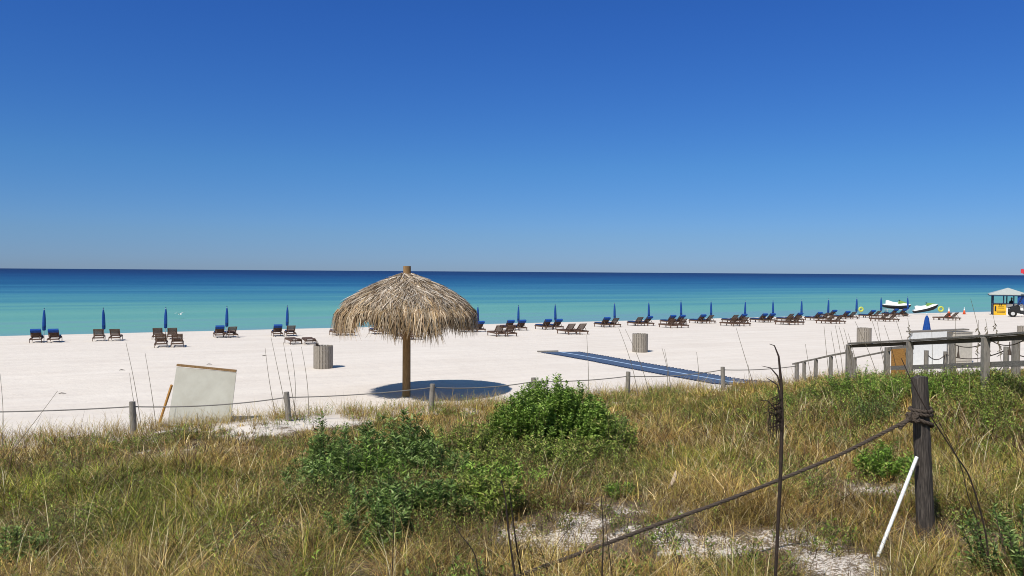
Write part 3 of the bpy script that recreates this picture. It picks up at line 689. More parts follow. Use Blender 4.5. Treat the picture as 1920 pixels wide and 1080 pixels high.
def cone(px, py, label, s=1.0):
    p = ong(px, py); o = empty('traffic_cone', p, label, 'cone', 'orange cones'); o.scale = (s, s, s)
    MB().box((0, 0, .02), (.42, .42, .04)).build('base', M_orange, o)
    MB().lathe([(.17, .04), (.11, .45), (.10, .50)], 16).build('body', M_orange, o, smooth=True)
    MB().lathe([(.10, .50), (.065, .72)], 16).build('collar', M_white, o, smooth=True)
    MB().lathe([(.065, .72), (.03, .9)], 16).build('tip', M_white, o, smooth=True)
cone(1779, 593.5, 'orange cone with a white top behind the bare lounger pair', 1.0); cone(1808, 589, 'smaller faint orange cone between the lounger pair and the kiosk', .8)

# ------------------------------------------------------------------ kiosk
def kiosk():
    p = ong(1889, 590.0); KR = -.50; o = empty('beach_kiosk', p, 'open-sided white beach kiosk with a pale hipped metal roof', 'kiosk', rz=KR); KM = Matrix.Rotation(KR, 3, 'Z')
    W = 1.38; ez = at(1893, 551, p.y).z - p.z; az = at(1893, 539.5, p.y).z - p.z
    r = MB(); e = W + .38; r.v = [Vector(v) for v in ((-e, -e, ez), (e, -e, ez), (e, e, ez), (-e, e, ez), (0, 0, az), (-e, -e, ez - .09), (e, -e, ez - .09), (e, e, ez - .09), (-e, e, ez - .09))]
    r.f = [(0, 1, 4), (1, 2, 4), (2, 3, 4), (3, 0, 4), (8, 7, 6, 5), (0, 5, 6, 1), (1, 6, 7, 2), (2, 7, 8, 3), (3, 8, 5, 0)]; r.build('roof', M_roof, o)
    f = MB()
    for a, b in (((-e, -e), (e, -e)), ((-e, e), (e, e))): f.beam((a[0], a[1] * 1.004, ez - .14), (b[0], b[1] * 1.004, ez - .14), .04, .09)
    for s in (-1, 1): f.beam((s * (e - .03), -e + .05, ez - .14), (s * (e - .03), e - .05, ez - .14), .04, .09)
    f.build('fascia', M_dkblue, o)
    for x, y in ((-W, -W), (-.45, -W), (.45, -W), (W, -W), (-W, W), (W, W), (0, W), (-W, 0), (W, 0)):
        MB().box((x, y, ez / 2 - .05), (.11, .11, ez)).build('post', M_dkblue, o)
    hw = 1.18
    for s in (-1, 1):
        MB().box((0, s * (W - .02), hw / 2), (2 * W - .12, .05, hw)).build('wall', M_white, o)
        MB().box((s * (W - .02), 0, hw / 2), (.05, 2 * W - .12, hw)).build('wall', M_white, o)
    m = MB(); m.box((0, -W - .1, hw + .02), (2 * W + .1, .4, .04)); m.build('counter', M_dkblue, o)
    MB().box((0, 0, .04), (2 * W - .2, 2 * W - .2, .08)).build('floor', M_greyh, o)
    # yellow sign leaning against the wall
    s = empty('sign_board', o.matrix_world @ Vector((0, 0, 0)), 'yellow sign board with dark lettering leaning on the kiosk wall', 'sign'); s.rotation_euler = (0, 0, .12)
    s.location = p + KM @ Vector((-W + .60, -W - .26, .02)); s.rotation_euler = (-.08, 0, KR)
    MB().box((0, 0, .60), (1.12, .05, 1.2)).build('board', M_yellow, s, bevel=.01)
    k = MB()
    k.box((-.40, -.030, .62), (.14, .012, .5)); k.box((-.38, -.030, .80), (.08, .014, .3))
    for i, (z, w) in enumerate(((.86, .5), (.72, .58), (.40, .8), (.28, .7))): k.box((.10, -.030, z), (w, .012, .05))
    k.box((-.02, -.030, 1.05), (.08, .012, .14)); k.box((.12, -.030, 1.05), (.08, .012, .14))
    k.build('lettering', M_black, s)
    # blue cloth on the right side
    c = MB(); n = 14
    for i in range(n + 1):
        x = i / n * 1.0; yy = .05 * math.sin(i * 1.4)
        for z in (0, 1.05 if i < n else 1.0): c.v.append(Vector((x, yy, z - .12 * math.sin(i * .9) * (z == 0)))); c.v.append(Vector((x, yy + .02, z - .12 * math.sin(i * .9) * (z == 0))))
    for i in range(n):
        a = i * 4; c.f += [(a, a + 4, a + 6, a + 2), (a + 1, a + 3, a + 7, a + 5), (a, a + 1, a + 5, a + 4), (a + 2, a + 6, a + 7, a + 3)]
    cl = c.build('blue_cloth', M_blue); cl.rotation_euler = (0, 0, KR); cl.location = p + KM @ Vector((.75, -W - .32, hw)); tag(cl, 'blue cloth hanging under the kiosk eave at the right edge', 'cloth')
    # person at the counter
    def person(loc):
        q = empty('person', loc, 'person in dark clothes sitting behind the kiosk counter', 'person')
        V = [(0, 0, .55), (0, 0, .85), (0, -.02, 1.12), (0, -.03, 1.24), (0, -.04, 1.36), (.19, 0, 1.12), (.24, -.06, .85), (.16, -.28, .78), (-.19, 0, 1.12), (-.24, -.06, .85), (-.16, -.28, .78), (.11, -.38, .56), (.11, -.42, .10), (-.11, -.38, .56), (-.11, -.42, .10)]
        E = [(0, 1), (1, 2), (2, 3), (3, 4), (2, 5), (5, 6), (6, 7), (2, 8), (8, 9), (9, 10), (0, 11), (11, 12), (0, 13), (13, 14)]
        R = [.15, .15, .13, .055, .10, .06, .045, .035, .06, .045, .035, .075, .05, .075, .05]
        me = bpy.data.meshes.new('body'); me.from_pydata(V, E, []); b = bpy.data.objects.new('body', me); col.objects.link(b); b.parent = q
        sk = b.modifiers.new('skin', 'SKIN'); 
        for v, r_ in zip(me.skin_vertices[0].data if me.skin_vertices else [], R): v.radius = (r_, r_)
        if not me.skin_vertices:
            pass
        su = b.modifiers.new('sub', 'SUBSURF'); su.levels = 1; su.render_levels = 1; me.materials.append(M_cloth)
        h = MB(); h.lathe([(.03, 1.26), (.065, 1.30), (.078, 1.38), (.075, 1.44), (.05, 1.50), (.01, 1.52)], 14, c=(0, -.05, 0)); h.build('head', M_skin, q, smooth=True)
        h = MB(); h.lathe([(.086, 1.40), (.088, 1.45), (.062, 1.52), (.01, 1.54)], 14, c=(0, -.035, 0)); h.build('hair', M_hair, q, smooth=True)
        MB().box((0, .05, .37), (.40, .40, .05)).box((0, .05, .06), (.16, .16, .62)).build('stool', M_dkblue, None)
    pp = at(1896, 570, p.y); person(p + KM @ Vector((.30, -.5, .32)))
    sp = bpy.data.objects['stool']; sp.location = p + KM @ Vector((.30, -.5, .32)); tag(sp, 'dark stool under the person in the kiosk', 'stool')
kiosk()

# ------------------------------------------------------------------ utility vehicle, flag
def utv():
    p = ong(1899, 594.5); o = empty('utility_vehicle', p + Matrix.Rotation(-.5, 3, 'Z') @ Vector((1.0, .62, 0)), 'black off-road utility cart parked in front of the kiosk', 'utility cart', rz=-.5)
    for x in (-1.0, 1.05):
        for s in (-.62, .62):
            w_ = MB(); w_.tube([(x, s - .12, .34), (x, s + .12, .34)], .34, 20); w = w_.build('wheel', M_rubber, o, bevel=.04)
            h = MB(); h.tube([(x, s - .135, .34), (x, s + .135, .34)], .17, 14); h.build('rim', M_metal, w)
    MB().loft([[(x, -.62, z0), (x, .62, z0), (x, .55, z1), (x, -.55, z1)] for x, z0, z1 in ((-1.35, .45, .72), (-1.1, .42, .98), (-.45, .35, 1.10), (-.35, .30, .62), (.5, .30, .62), (.55, .35, 1.0), (1.5, .42, 1.02))]).build('body', M_black, o, bevel=.02)
    MB().box((.2, 0, .78), (.5, 1.1, .24)).build('seat', M_black, o, bevel=.04); 
    m = MB()
    for s in (-.58, .58): m.tube([(-.6, s, 1.02), (-.25, s * .93, 1.85), (.6, s * .93, 1.85), (.75, s, 1.0)], .03, 8)
    for x in (-.25, .6): m.tube([(x, -.54, 1.85), (x, .54, 1.85)], .03, 8)
    m.build('roll_cage', M_black, o)
    m = MB(); m.tube([(-.42, -.28, 1.08), (-.2, -.28, 1.2)], .02, 6); m.build('steering_column', M_black, o)
    for s in (-.42, .42): MB().box((-1.30, s, .80), (.06, .2, .10)).build('headlight', M_metal, o, bevel=.01)
    MB().loft([[(x, -.5, z), (x, .5, z), (x, .5, z + .03), (x, -.5, z + .03)] for x, z in ((-1.40, .86), (-.5, 1.14))]).build('hood', M_rubber, o)
utv()
pf = at(1924, 520, 80); g = gz(pf.x, pf.y); fl = empty('beach_flag', (pf.x, pf.y, g), 'red beach warning flag fluttering above the horizon at the right edge', 'flag')
MB().tube([(0, 0, -.3), (0, 0, at(1924, 503, 80).z - g)], .03, 8).build('pole', M_metal, fl)
zt = at(1924, 505, 80).z - g; m = MB()
for i in range(9):
    x = -.05 - i / 8 * .48; yy = .06 * math.sin(i * 1.1); dz = -.04 * math.sin(i * .8)
    for z in (zt, zt - .55 + i * .018): m.v += [Vector((x, yy, z + dz)), Vector((x, yy + .012, z + dz))]
for i in range(8):
    a = i * 4; m.f += [(a, a + 4, a + 6, a + 2), (a + 1, a + 3, a + 7, a + 5), (a, a + 1, a + 5, a + 4), (a + 2, a + 6, a + 7, a + 3)]
m.build('cloth', M_flag, fl)

# ------------------------------------------------------------------ gull
gp = at(337.5, 589.5, 75); gu = MB()
gu.loft([[(x, r * math.cos(a), r * .8 * math.sin(a)) for a in np.linspace(0, 2 * math.pi, 8, endpoint=False)] for x, r in ((-.26, .01), (-.16, .045), (0, .075), (.14, .055), (.2, .045), (.26, .01))])
for s in (-1, 1):
    gu.loft([[(x0 + c_, y * s, z), (x0 + .0, y * s, z + .012), (x0 - c_, y * s, z), (x0, y * s, z - .006)] for x0, y, z, c_ in ((.02, .03, .03, .09), (.05, .28, .16, .08), (.0, .58, .12, .02))])
gl = gu.build('seagull', M_white, smooth=True); gl.location = gp; gl.rotation_euler = (0, 0, 2.6); tag(gl, 'white seagull gliding low over the water right of the third umbrella', 'seagull')

# ------------------------------------------------------------------ foreground post, rope, pipe
PD = 7.6
def fg_post():
    t = at(1724, 708, PD); b = at(1737, 1024, PD); g = gz(b.x, b.y); o = Vector((b.x, b.y, g))
    root = empty('rope_post', o, 'dark weathered round post in the right foreground with rope knotted round it', 'post')
    m = MB(); n = 22; r = .076; pts = [Vector((b.x, b.y, g - .3)) - o, Vector((b.x, b.y, g)) - o]
    for k in range(1, 12): pts.append((b - o).lerp(t - o, k / 11))
    pts[1] = (pts[0] + pts[2]) / 2
    m.tube(pts, [r * (1.1 - .012 * k + random.uniform(-.01, .01)) for k in range(len(pts))], n)
    i0 = len(m.v) - n
    for k in range(n): m.v[i0 + k].z += random.uniform(-.012, .018)
    m.build('shaft', M_dpost, root)
    def on(f): return t.lerp(b, f)
    rp = M_rope
    rt = bpy.data.objects.new('rope_end', None)
    # twisted rope generator
    def twisted(mb, pts, R, turns_per_m=16, ns=3):
        # resample
        P = [Vector(p) for p in pts]; out = []; 
        for a, c in zip(P[:-1], P[1:]):
            k = max(1, int((c - a).length / .014))
            for i in range(k): out.append(a.lerp(c, i / k))
        out.append(P[-1]); L = 0; Ls = [0]
        for a, c in zip(out[:-1], out[1:]): L += (c - a).length; Ls.append(L)
        for s in range(ns):
            q = []
            for i, p in enumerate(out):
                d = (out[min(i + 1, len(out) - 1)] - out[max(i - 1, 0)]).normalized(); x = d.cross(Vector((.01, .02, 1))).normalized(); y = d.cross(x)
                a = 2 * math.pi * (Ls[i] * turns_per_m / 2 + s / ns); q.append(p + (x * math.cos(a) + y * math.sin(a)) * R * .52)
            mb.tube(q, R * .56, 6)
    m = MB()
    ro = .076 + .018
    def wrap(f0, f1, a0, a1, n=40):
        res = []
        for k in range(n + 1):
            c = on(f0 + (f1 - f0) * k / n); a = a0 + (a1 - a0) * k / n; res.append(c + Vector((math.cos(a) * ro, math.sin(a) * ro, 0)) - o)
        return res
    twisted(m, wrap(.180, .195, 0, 2 * math.pi), .017)
    twisted(m, wrap(.205, .235, math.pi, 3 * math.pi + .3), .018)
    twisted(m, wrap(.23, .305, math.pi * 1.1, 2.3 * math.pi), .017)
    twisted(m, wrap(.30, .245, .3, 1.2 * math.pi), .015)
    # knot
    kc = at(1706, 782, PD - .10) - o
    kn = []
    for k in range(70):
        a = k / 69 * 2 * math.pi * 2; kn.append(kc + Vector((math.cos(a * 1) * .045 + .02, -.02 + math.sin(a * 1.5) * .03, math.sin(a * 2 + .5) * .035)))
    twisted(m, kn, .015)
    tail = [at(1706, 785, PD - .13) - o, at(1698, 792, PD - .15) - o, at(1690, 799, PD - .13) - o, at(1687, 804, PD - .12) - o]; twisted(m, tail, .018)
    m.build('rope_wrap', M_rope, root)
    # hanging rope to the left and towards the camera
    a = at(1716, 780, PD - .09); 
    pix = [(1716, 780, 7.5), (1640, 820, 7.45), (1560, 859, 7.35), (1440, 908, 7.2), (1340, 946, 7.0), (1240, 981, 6.85), (1130, 1022, 6.65), (1020, 1062, 6.5), (880, 1112, 6.3), (700, 1165, 6.1)]
    pts = [at(*q) for q in pix]
    # smooth by Catmull-Rom
    S = []
    for i in range(len(pts) - 1):
        p0 = pts[max(i - 1, 0)]; p1 = pts[i]; p2 = pts[i + 1]; p3 = pts[min(i + 2, len(pts) - 1)]
        for k in range(8):
            s = k / 8; S.append(.5 * ((2 * p1) + (p2 - p0) * s + (2 * p0 - 5 * p1 + 4 * p2 - p3) * s * s + (-p0 + 3 * p1 - 3 * p2 + p3) * s ** 3))
    S.append(pts[-1]); oo = S[0].copy(); mb = MB(); twisted(mb, [p - oo for p in S], .0170)
    r_ = mb.build('thick_rope', M_rope); r_.location = oo; tag(r_, 'thick dark twisted rope sagging from the foreground post down to the left', 'rope')
fg_post()
a = at(1719, 857, PD - .10); b = ong(1646, 1046)
m = MB(); d = (b - a); m.tube([(0, 0, 0), d, d * 1.06], .0165, 14); pp = m.build('white_pipe', mat_noise('scuffed pvc', (.42, .40, .36), (.80, .80, .78), (9, 9, 2.2), rough=.4, spec=.4, bump=.15, lo=.30, hi=.46)); pp.location = a; tag(pp, 'white plastic pipe leaning against the dark foreground post', 'pipe')

# ------------------------------------------------------------------ stalks
def curve(a, b, bend, n=10):
    side = Vector((bend, 0, 0)); L = (b - a)
    return [a + L * (k / n) + side * math.sin(math.pi * k / n) for k in range(n + 1)]
STK = [(262, 770, 236, 642, 17.8), (291, 772, 272, 662, 17.9), (255, 745, 243, 700, 18.1), (516, 755, 497, 652, 19.2), (536, 750, 508, 632, 19.0), (552, 745, 531, 641, 19.1), (577, 752, 565, 650, 19.4), (548, 720, 545, 655, 19.3), (1103, 745, 1100, 628, 20.5),
       (1192, 715, 1160, 615, 22.0), (1212, 712, 1172, 617, 22.2), (1248, 700, 1241, 652, 23.4), (1256, 705, 1246, 655, 23.1), (1418, 735, 1380, 614, 22.8), (1407, 735, 1403, 685, 23.8), (1556, 700, 1545, 612, 22.0), (1576, 700, 1558, 620, 21.8), (1580, 700, 1566, 610, 21.5), (1589, 700, 1573, 612, 21.6), (1597, 700, 1582, 615, 21.3),
       (1612, 700, 1590, 624, 21.2), (1647, 700, 1603, 602, 20.0), (1660, 700, 1634, 598, 19.8), (1668, 700, 1645, 604, 19.6), (1683, 700, 1658, 610, 19.3), (1700, 690, 1680, 600, 18.9), (1704, 690, 1702, 596, 18.5), (1746, 690, 1747, 620, 17.6), (1842, 690, 1820, 560, 15.8), (1850, 700, 1848, 598, 15.0),
       (1880, 700, 1862, 590, 14.6), (1835, 690, 1835, 600, 15.9), (1912, 700, 1909, 640, 14.3), (1795, 690, 1792, 600, 17.0), (42, 800, 108, 733, 15.5), (3, 830, 0, 700, 15.8), (1310, 735, 1306, 660, 23.9), (1522, 690, 1510, 645, 24.9)]
STALK_OBJ = []
for i, (x0, y0, x1, y1, d) in enumerate(STK):
    t = at(x1, y1, d); b = at(x0, y0, d); g = gz(b.x, b.y)
    f = (b.z - g) / max(.1, (t.z - b.z)); root_p = b - (t - b) * f * .5; root_p.z = g - .02
    m = MB(); th = .0062 + .0004 * (d - 15); pts = curve(root_p, t, random.uniform(-.03, .09)); o = pts[0].copy(); m.tube([p - o for p in pts], [th * (1.1 - .6 * k / 10) for k in range(11)], 5)
    head = i in (26, 29, 30, 31)
    if head:
        for k in range(14):
            p = pts[9].lerp(pts[5], k / 14) - o; m.tube([p, p + Vector((random.uniform(-.05, .05), 0, -.02)), p + Vector((random.uniform(-.08, .08), 0, -.07))], [.004, .012, .004], 4)
    ob = m.build('sea_oat_stalk', M_straw); ob.location = o
    STALK_OBJ.append((x1, ob))
STALK_OBJ.sort(key=lambda q: q[0])
LM = [(0, 40, 'at the left edge of the photo'), (40, 200, 'leaning right near the left edge'), (200, 480, 'beside the leftmost fence post'), (480, 600, 'beside the fence post left of the palapa'), (600, 1150, 'rising behind the round green bush'), (1150, 1300, 'beside the bin above the blue mat'), (1300, 1500, 'near the fence post at the end of the blue mat'), (1500, 1600, 'beside the sloping handrail'), (1600, 1760, 'by the big blue umbrella'), (1760, 2000, 'behind the right part of the railing')]
for lo, hi, wh in LM:
    gr = [q for q in STALK_OBJ if lo <= q[0] < hi]
    for k, (x, ob) in enumerate(gr):
        lab = ('thin dry sea oat stalk ' + wh) if len(gr) == 1 else ('%s from left thin stalk ' % ORD[k] + wh)
        tag(ob, lab, 'stalk', 'thin dry sea oat stalks')
def dark_stalk():
    D = 5.6; pts = [at(1452, 1120, D), at(1458, 1000, D), at(1464, 880, D), at(1466, 790, D), at(1465, 720, D), at(1460, 668, D), at(1452, 648, D), at(1443, 645, D)]
    o = Vector((pts[0].x, pts[0].y, gz(pts[0].x, pts[0].y))); pts = [Vector((o.x - .01, o.y, o.z - .1))] + pts
    root = empty('reed_stalk', o, 'tall dark dry reed with a drooping frayed head in front of the rope', 'reed')
    m = MB(); m.tube([p - o for p in pts], [.012, .012, .0125, .0135, .015, .011, .007, .004, .002], 8); m.build('stem', M_stalk, root, smooth=True)
    m = MB()
    for q in ([(1465, 730), (1458, 705), (1445, 690), (1428, 686)], [(1466, 760), (1458, 722), (1446, 714), (1436, 708)], [(1466, 790), (1455, 768), (1440, 752), (1422, 750)], [(1466, 800), (1452, 776), (1440, 772), (1432, 775)]):
        m.tube([at(x, y, D) - o for x, y in q], [.008, .006, .004, .0015], 5)
    m.build('leaf', M_stalk, root)
    m = MB()
    for k in range(60):
        y = random.uniform(740, 800); x = random.uniform(1440, 1462); L = random.uniform(20, 50)
        m.tube([at(1464, y, D + random.uniform(-.05, .05)) - o, at(x, y + 6, D) - o, at(x + random.uniform(-4, 3), y + L, D) - o], [.003, .0022, .001], 3, cap=False)
    m.build('seed_head', M_stalk, root)
dark_stalk()
DK = [([(1854, 1080), (1848, 1000), (1820, 900), (1790, 850), (1730, 755), (1690, 672)], 6.3, .010, 'long thin dark reed arching across the foreground post'), ([(1838, 1000), (1815, 930), (1800, 870), (1760, 790), (1752, 770)], 6.5, .006, 'thin dark reed just right of the foreground post'),
      ([(968, 1100), (955, 1010), (948, 940), (940, 900)], 6.0, .011, 'thicker dark reed in the bottom centre, left of its twin'), ([(980, 1100), (965, 1000), (955, 915)], 6.1, .010, 'thicker dark reed in the bottom centre, right of its twin'),
      ([(1128, 1100), (1131, 1000), (1127, 930)], 6.0, .008, 'upright dark reed crossing the low end of the thick rope'), ([(1150, 1100), (1140, 1020), (1135, 965)], 6.1, .005, 'thin reed just right of the upright reed on the rope'),
      ([(735, 1100), (737, 1020), (738, 950)], 6.4, .006, 'straight reed standing alone below the tall leafy shrub'), ([(900, 1100), (890, 1040), (862, 1000), (850, 975)], 6.2, .007, 'bent brown reed in the bottom centre'),
      ([(1020, 1090), (1045, 1020), (1075, 985)], 6.2, .004, 'thin reed bending right over the bare sand')]
for q, d, r, lab in DK:
    pts = [at(x, y, d) for x, y in q]; o = Vector((pts[0].x, pts[0].y, gz(pts[0].x, pts[0].y))); pts = [o - Vector((0, 0, .05))] + pts
    S = []
    for i in range(len(pts) - 1):
        p0 = pts[max(i - 1, 0)]; p1 = pts[i]; p2 = pts[i + 1]; p3 = pts[min(i + 2, len(pts) - 1)]
        for k in range(5):
            s = k / 5; S.append(.5 * ((2 * p1) + (p2 - p0) * s + (2 * p0 - 5 * p1 + 4 * p2 - p3) * s * s + (-p0 + 3 * p1 - 3 * p2 + p3) * s ** 3))
    S.append(pts[-1]); m = MB(); m.tube([p - o for p in S], [r * (1.05 - .75 * k / len(S)) for k in range(len(S))], 6); ob = m.build('reed_stalk', M_stalk); ob.location = o; tag(ob, lab, 'reed', 'dark reeds in the foreground')

# ------------------------------------------------------------------ driftwood, litter
p = ong(1252, 926); m = MB(); m.tube([(0, -.05, 0), (.05, .0, .05), (.09, .06, .12), (.10, .08, .15)], [.012, .022, .018, .006], 7); o = m.build('driftwood', M_drift); o.location = p + Vector((0, 0, .08)); o.scale = (1.2, 1.2, 1.2); tag(o, 'small bleached piece of driftwood lying in the dry grass', 'driftwood')
for (px, py, lab) in ((116, 739, 'tiny dark lump of seaweed on the sand near the left edge'), (392, 684, 'tiny dark twig on the sand above the leaning panel'), (228, 695, 'small grey stick on the sand left of the panel'), (495, 668, 'thin dark twig on the sand left of the slatted bin')):
    p = ong(px, py); m = MB(); m.tube([(-.10, 0, .01), (-.03, .02, .03), (.04, 0, .03), (.12, .03, .012)], [.006, .016, .014, .004], 6); o = m.build('beach_debris', M_stalk); o.location = p; tag(o, lab, 'debris')
p = ong(592, 648); p = at(594, 652, ong(606, 690).y - .0); o = empty('palm_frond', ong(606, 690) + Vector((-.16, .05, .85)), 'dry dark frond sticking out of the bin beside the palapa', 'frond')
m = MB()
for k in range(7):
    a = 1.9 + k * .16; m.tube([(0, 0, -.3), (math.cos(a) * .15, 0, math.sin(a) * .1 + .02), (math.cos(a) * .34, .02 * k, math.sin(a) * .26)], [.012, .009, .003], 5)
m.build('leaflets', M_stalk, o)

# ------------------------------------------------------------------ shrubs
def leaf_shrub(name, label, cat, base, rx, ry, h, nsh, lpk, ll, lw, pal, probs, shape='dome', seed=1, group=None, droop=.0):
    r = np.random.default_rng(seed); root = empty(name, base, label, cat, group)
    st = MB(); LP = []; LD = []
    for i in range(nsh):
        a = r.random() * 2 * math.pi; q = math.sqrt(r.random())
        if shape == 'dome':
            lump = float((.87 if seed == 11 else .74) + (.26 if seed == 11 else .52) * vnoise(np.array([a * 1.6 + seed]), np.array([q * 3.0]))[0]); prof = math.sqrt(max(0, 1 - q * q * .92)) * lump; rv = 1.0 if r.random() < .72 else r.uniform(.5, 1)
            e = Vector((rx * q * math.cos(a) * (.8 + .4 * rv * .6), ry * q * math.sin(a), h * prof * rv * r.uniform(.84, 1.08)))
        elif shape == 'up':
            e = Vector((rx * q * math.cos(a), ry * q * math.sin(a), h * (1.06 if i < 5 else r.uniform(.4, 1.0)) * (1 - .35 * q)))
        else:
            e = Vector((rx * q * math.cos(a), ry * q * math.sin(a), h * r.uniform(.5, 1.05) * (1 - .35 * q)))
        b0 = Vector((e.x * .35, e.y * .35, -.05)) + Vector((r.normal(0, .03), r.normal(0, .03), 0)); mid = b0.lerp(e, .5) + Vector((e.x * .12, e.y * .12, -.02))
        pts = []
        for k in range(8):
            s = k / 7; pts.append((1 - s) ** 2 * b0 + 2 * s * (1 - s) * mid + s * s * e)
        if i % 2 == 0 or shape == 'up': st.tube([pts[0], pts[3], pts[5], pts[7]], [.008, .006, .004, .002], 4, cap=False)
        A = np.array([tuple(p) for p in pts]); n = lpk; lo = .28 if shape == 'up' else .5
        s = lo + (1 - lo) * r.random(n) ** .8; s = np.sort(s) * 7; k = np.minimum(s.astype(int), 6); f = (s - k)[:, None]
        pos = A[k] * (1 - f) + A[k + 1] * f; d = A[7] - A[4]; d = d / np.linalg.norm(d)
        ang = np.arange(n) * 2.4 + r.random() * 6; up = r.uniform(.35, 1.1, n)[:, None]
        dirn = np.stack([np.cos(ang), np.sin(ang), np.zeros(n)], 1) + d * up + np.array((0, 0, -droop)); dirn /= np.linalg.norm(dirn, axis=1)[:, None]
        LP.append(pos + r.normal(0, .008, (n, 3))); LD.append(dirn)
    st.build('stems', M_stem, root)
    P = np.concatenate(LP); D = np.concatenate(LD); n = len(P)
    L = ll * r.uniform(.6, 1.25, n); W = lw * r.uniform(.7, 1.2, n)
    up = np.array((0, 0, 1.)) + r.normal(0, .35, (n, 3)); S = np.cross(D, up); S /= np.linalg.norm(S, axis=1)[:, None] + 1e-6; Nn = np.cross(S, D)
    V = np.zeros((n, 6, 3)); V[:, 0] = P; V[:, 1] = P + D * (L * .4)[:, None] - S * W[:, None] + Nn * (L * .05)[:, None]; V[:, 2] = P + D * (L * .45)[:, None] - Nn * (W * .3)[:, None]; V[:, 3] = P + D * (L * .4)[:, None] + S * W[:, None] + Nn * (L * .05)[:, None]; V[:, 4] = P + D * L[:, None] - Nn * (L * .12)[:, None]; V[:, 5] = V[:, 4]
    V = V[:, :5]; b = np.arange(n)[:, None] * 5
    F = np.stack([np.concatenate([b, b + 2, b + 1], 1), np.concatenate([b, b + 3, b + 2], 1), np.concatenate([b + 1, b + 2, b + 4], 1), np.concatenate([b + 2, b + 3, b + 4], 1)], 1).reshape(-1, 3)
    C = np.array(pal)[r.choice(len(pal), n, p=probs)] * r.uniform(.75, 1.25, n)[:, None]
    # clumps of fresher and older growth
    cl = fbm(P[:, 0] * 3.1 + seed, P[:, 1] * 3.1 + P[:, 2] * 3.7, 2)[:, None]; C = C * (.75 + .55 * cl)
    np_obj('foliage', V.reshape(-1, 3), F, M_leaf, root, np.repeat(C, 5, 0)); return root
G1 = [(.17, .27, .04), (.25, .37, .07), (.09, .16, .028), (.36, .47, .13)]; P1 = [.4, .27, .2, .13]
G2 = [(.22, .29, .05), (.31, .38, .08), (.11, .16, .035), (.38, .34, .12)]; P2 = [.38, .27, .2, .15]
G3 = [(.15, .23, .055), (.23, .32, .09), (.075, .13, .03), (.33, .40, .15)]; P3 = [.4, .25, .25, .1]
G4 = [(.20, .33, .045), (.28, .42, .07), (.10, .18, .035), (.38, .45, .12)]; P4 = [.38, .27, .25, .1]
def gb(px, d): p = at(px, 700, d); return Vector((p.x, p.y, gz(p.x, p.y)))
def hh(px, py, d): b = gb(px, d); return at(px, py, d).z - b.z
SH = 'shrub'
leaf_shrub(SH, 'large rounded dense bright green bush in the middle of the dune', 'bush', gb(1040, 13.6), 1.12, .95, hh(1040, 716, 13.6), 640, 46, .066, .014, G1, P1, 'dome', 11)
leaf_shrub(SH, 'smaller green clump at the right foot of the large rounded bush', 'bush', gb(1140, 13.9), .5, .5, hh(1140, 768, 13.9), 110, 34, .055, .010, G3, P3, 'dome', 12)
leaf_shrub(SH, 'low dark clump at the left foot of the large rounded bush', 'bush', gb(955, 12.8), .62, .55, hh(955, 772, 12.8), 170, 34, .062, .012, G2, P2, 'dome', 13)
leaf_shrub(SH, 'tallest dark green willow-leaved shrub left of centre', 'shrub', gb(755, 10.6), .48, .4, hh(755, 752, 10.6), 80, 60, .098, .0135, G3, P3, 'up', 14)
leaf_shrub(SH, 'tall narrow willow-leaved shrub furthest left of its cluster', 'shrub', gb(618, 10.9), .36, .3, hh(618, 764, 10.9), 40, 54, .098, .0135, G3, P3, 'up', 15)
leaf_shrub(SH, 'loose willow-leaved shrub between the two taller ones', 'shrub', gb(690, 10.4), .50, .4, hh(690, 776, 10.4), 70, 56, .098, .0135, G3, P3, 'up', 16)
leaf_shrub(SH, 'bushy green shrub at the right foot of the tallest willow-leaved shrub', 'shrub', gb(805, 10.0), .55, .4, hh(805, 815, 10.0), 100, 50, .085, .012, G3, P3, 'up', 17)
leaf_shrub(SH, 'yellow-green bushy shrub between willow-leaved shrub and rounded bush', 'shrub', gb(868, 12.0), .85, .6, hh(868, 772, 12.0), 170, 40, .062, .011, G2, P2, 'up', 18)
leaf_shrub(SH, 'low fresh green shrub in the lower middle above the bare sand', 'shrub', gb(905, 8.6), .45, .4, hh(905, 872, 8.6), 80, 42, .07, .012, G2, P2, 'up', 19)
leaf_shrub(SH, 'low leafy shrub below the tallest willow-leaved shrub', 'shrub', gb(830, 8.4), .42, .36, hh(830, 885, 8.4), 70, 44, .075, .012, G3, P3, 'up', 20)
leaf_shrub(SH, 'small yellow-green plant on the edge of the bare sand', 'plant', gb(1165, 9.8), .22, .2, .22, 26, 26, .05, .009, G4, P4, 'low', 21)
leaf_shrub(SH, 'small bright green plant left of the foreground post', 'plant', gb(1668, 10.2), .42, .4, hh(1668, 825, 10.2), 60, 40, .06, .010, G4, P4, 'low', 22)
leaf_shrub(SH, 'dark green shrub in the bottom right corner', 'shrub', gb(1925, 6.3), .48, .5, hh(1925, 945, 6.3), 50, 44, .06, .010, G3, P3, 'up', 23)
leaf_shrub(SH, 'small dark green shrub in the bottom left corner', 'shrub', gb(30, 7.4), .34, .3, hh(30, 985, 7.4), 34, 44, .06, .010, G3, P3, 'up', 24)
leaf_shrub(SH, 'fresh green shrub at the foot of the railing end post', 'shrub', gb(1625, 16.8), .9, .8, hh(1625, 680, 16.8), 110, 30, .06, .010, G4, P4, 'up', 25)
leaf_shrub(SH, 'green shrub just left of the top of the foreground post', 'shrub', gb(1690, 15.4), .7, .7, hh(1690, 694, 15.4), 80, 30, .06, .010, G4, P4, 'up', 26)
leaf_shrub(SH, 'dark low shrub with grey stems below the railing end', 'shrub', gb(1640, 14.0), .45, .4, hh(1640, 728, 14.0), 70, 26, .05, .009, G3, P3, 'up', 27)
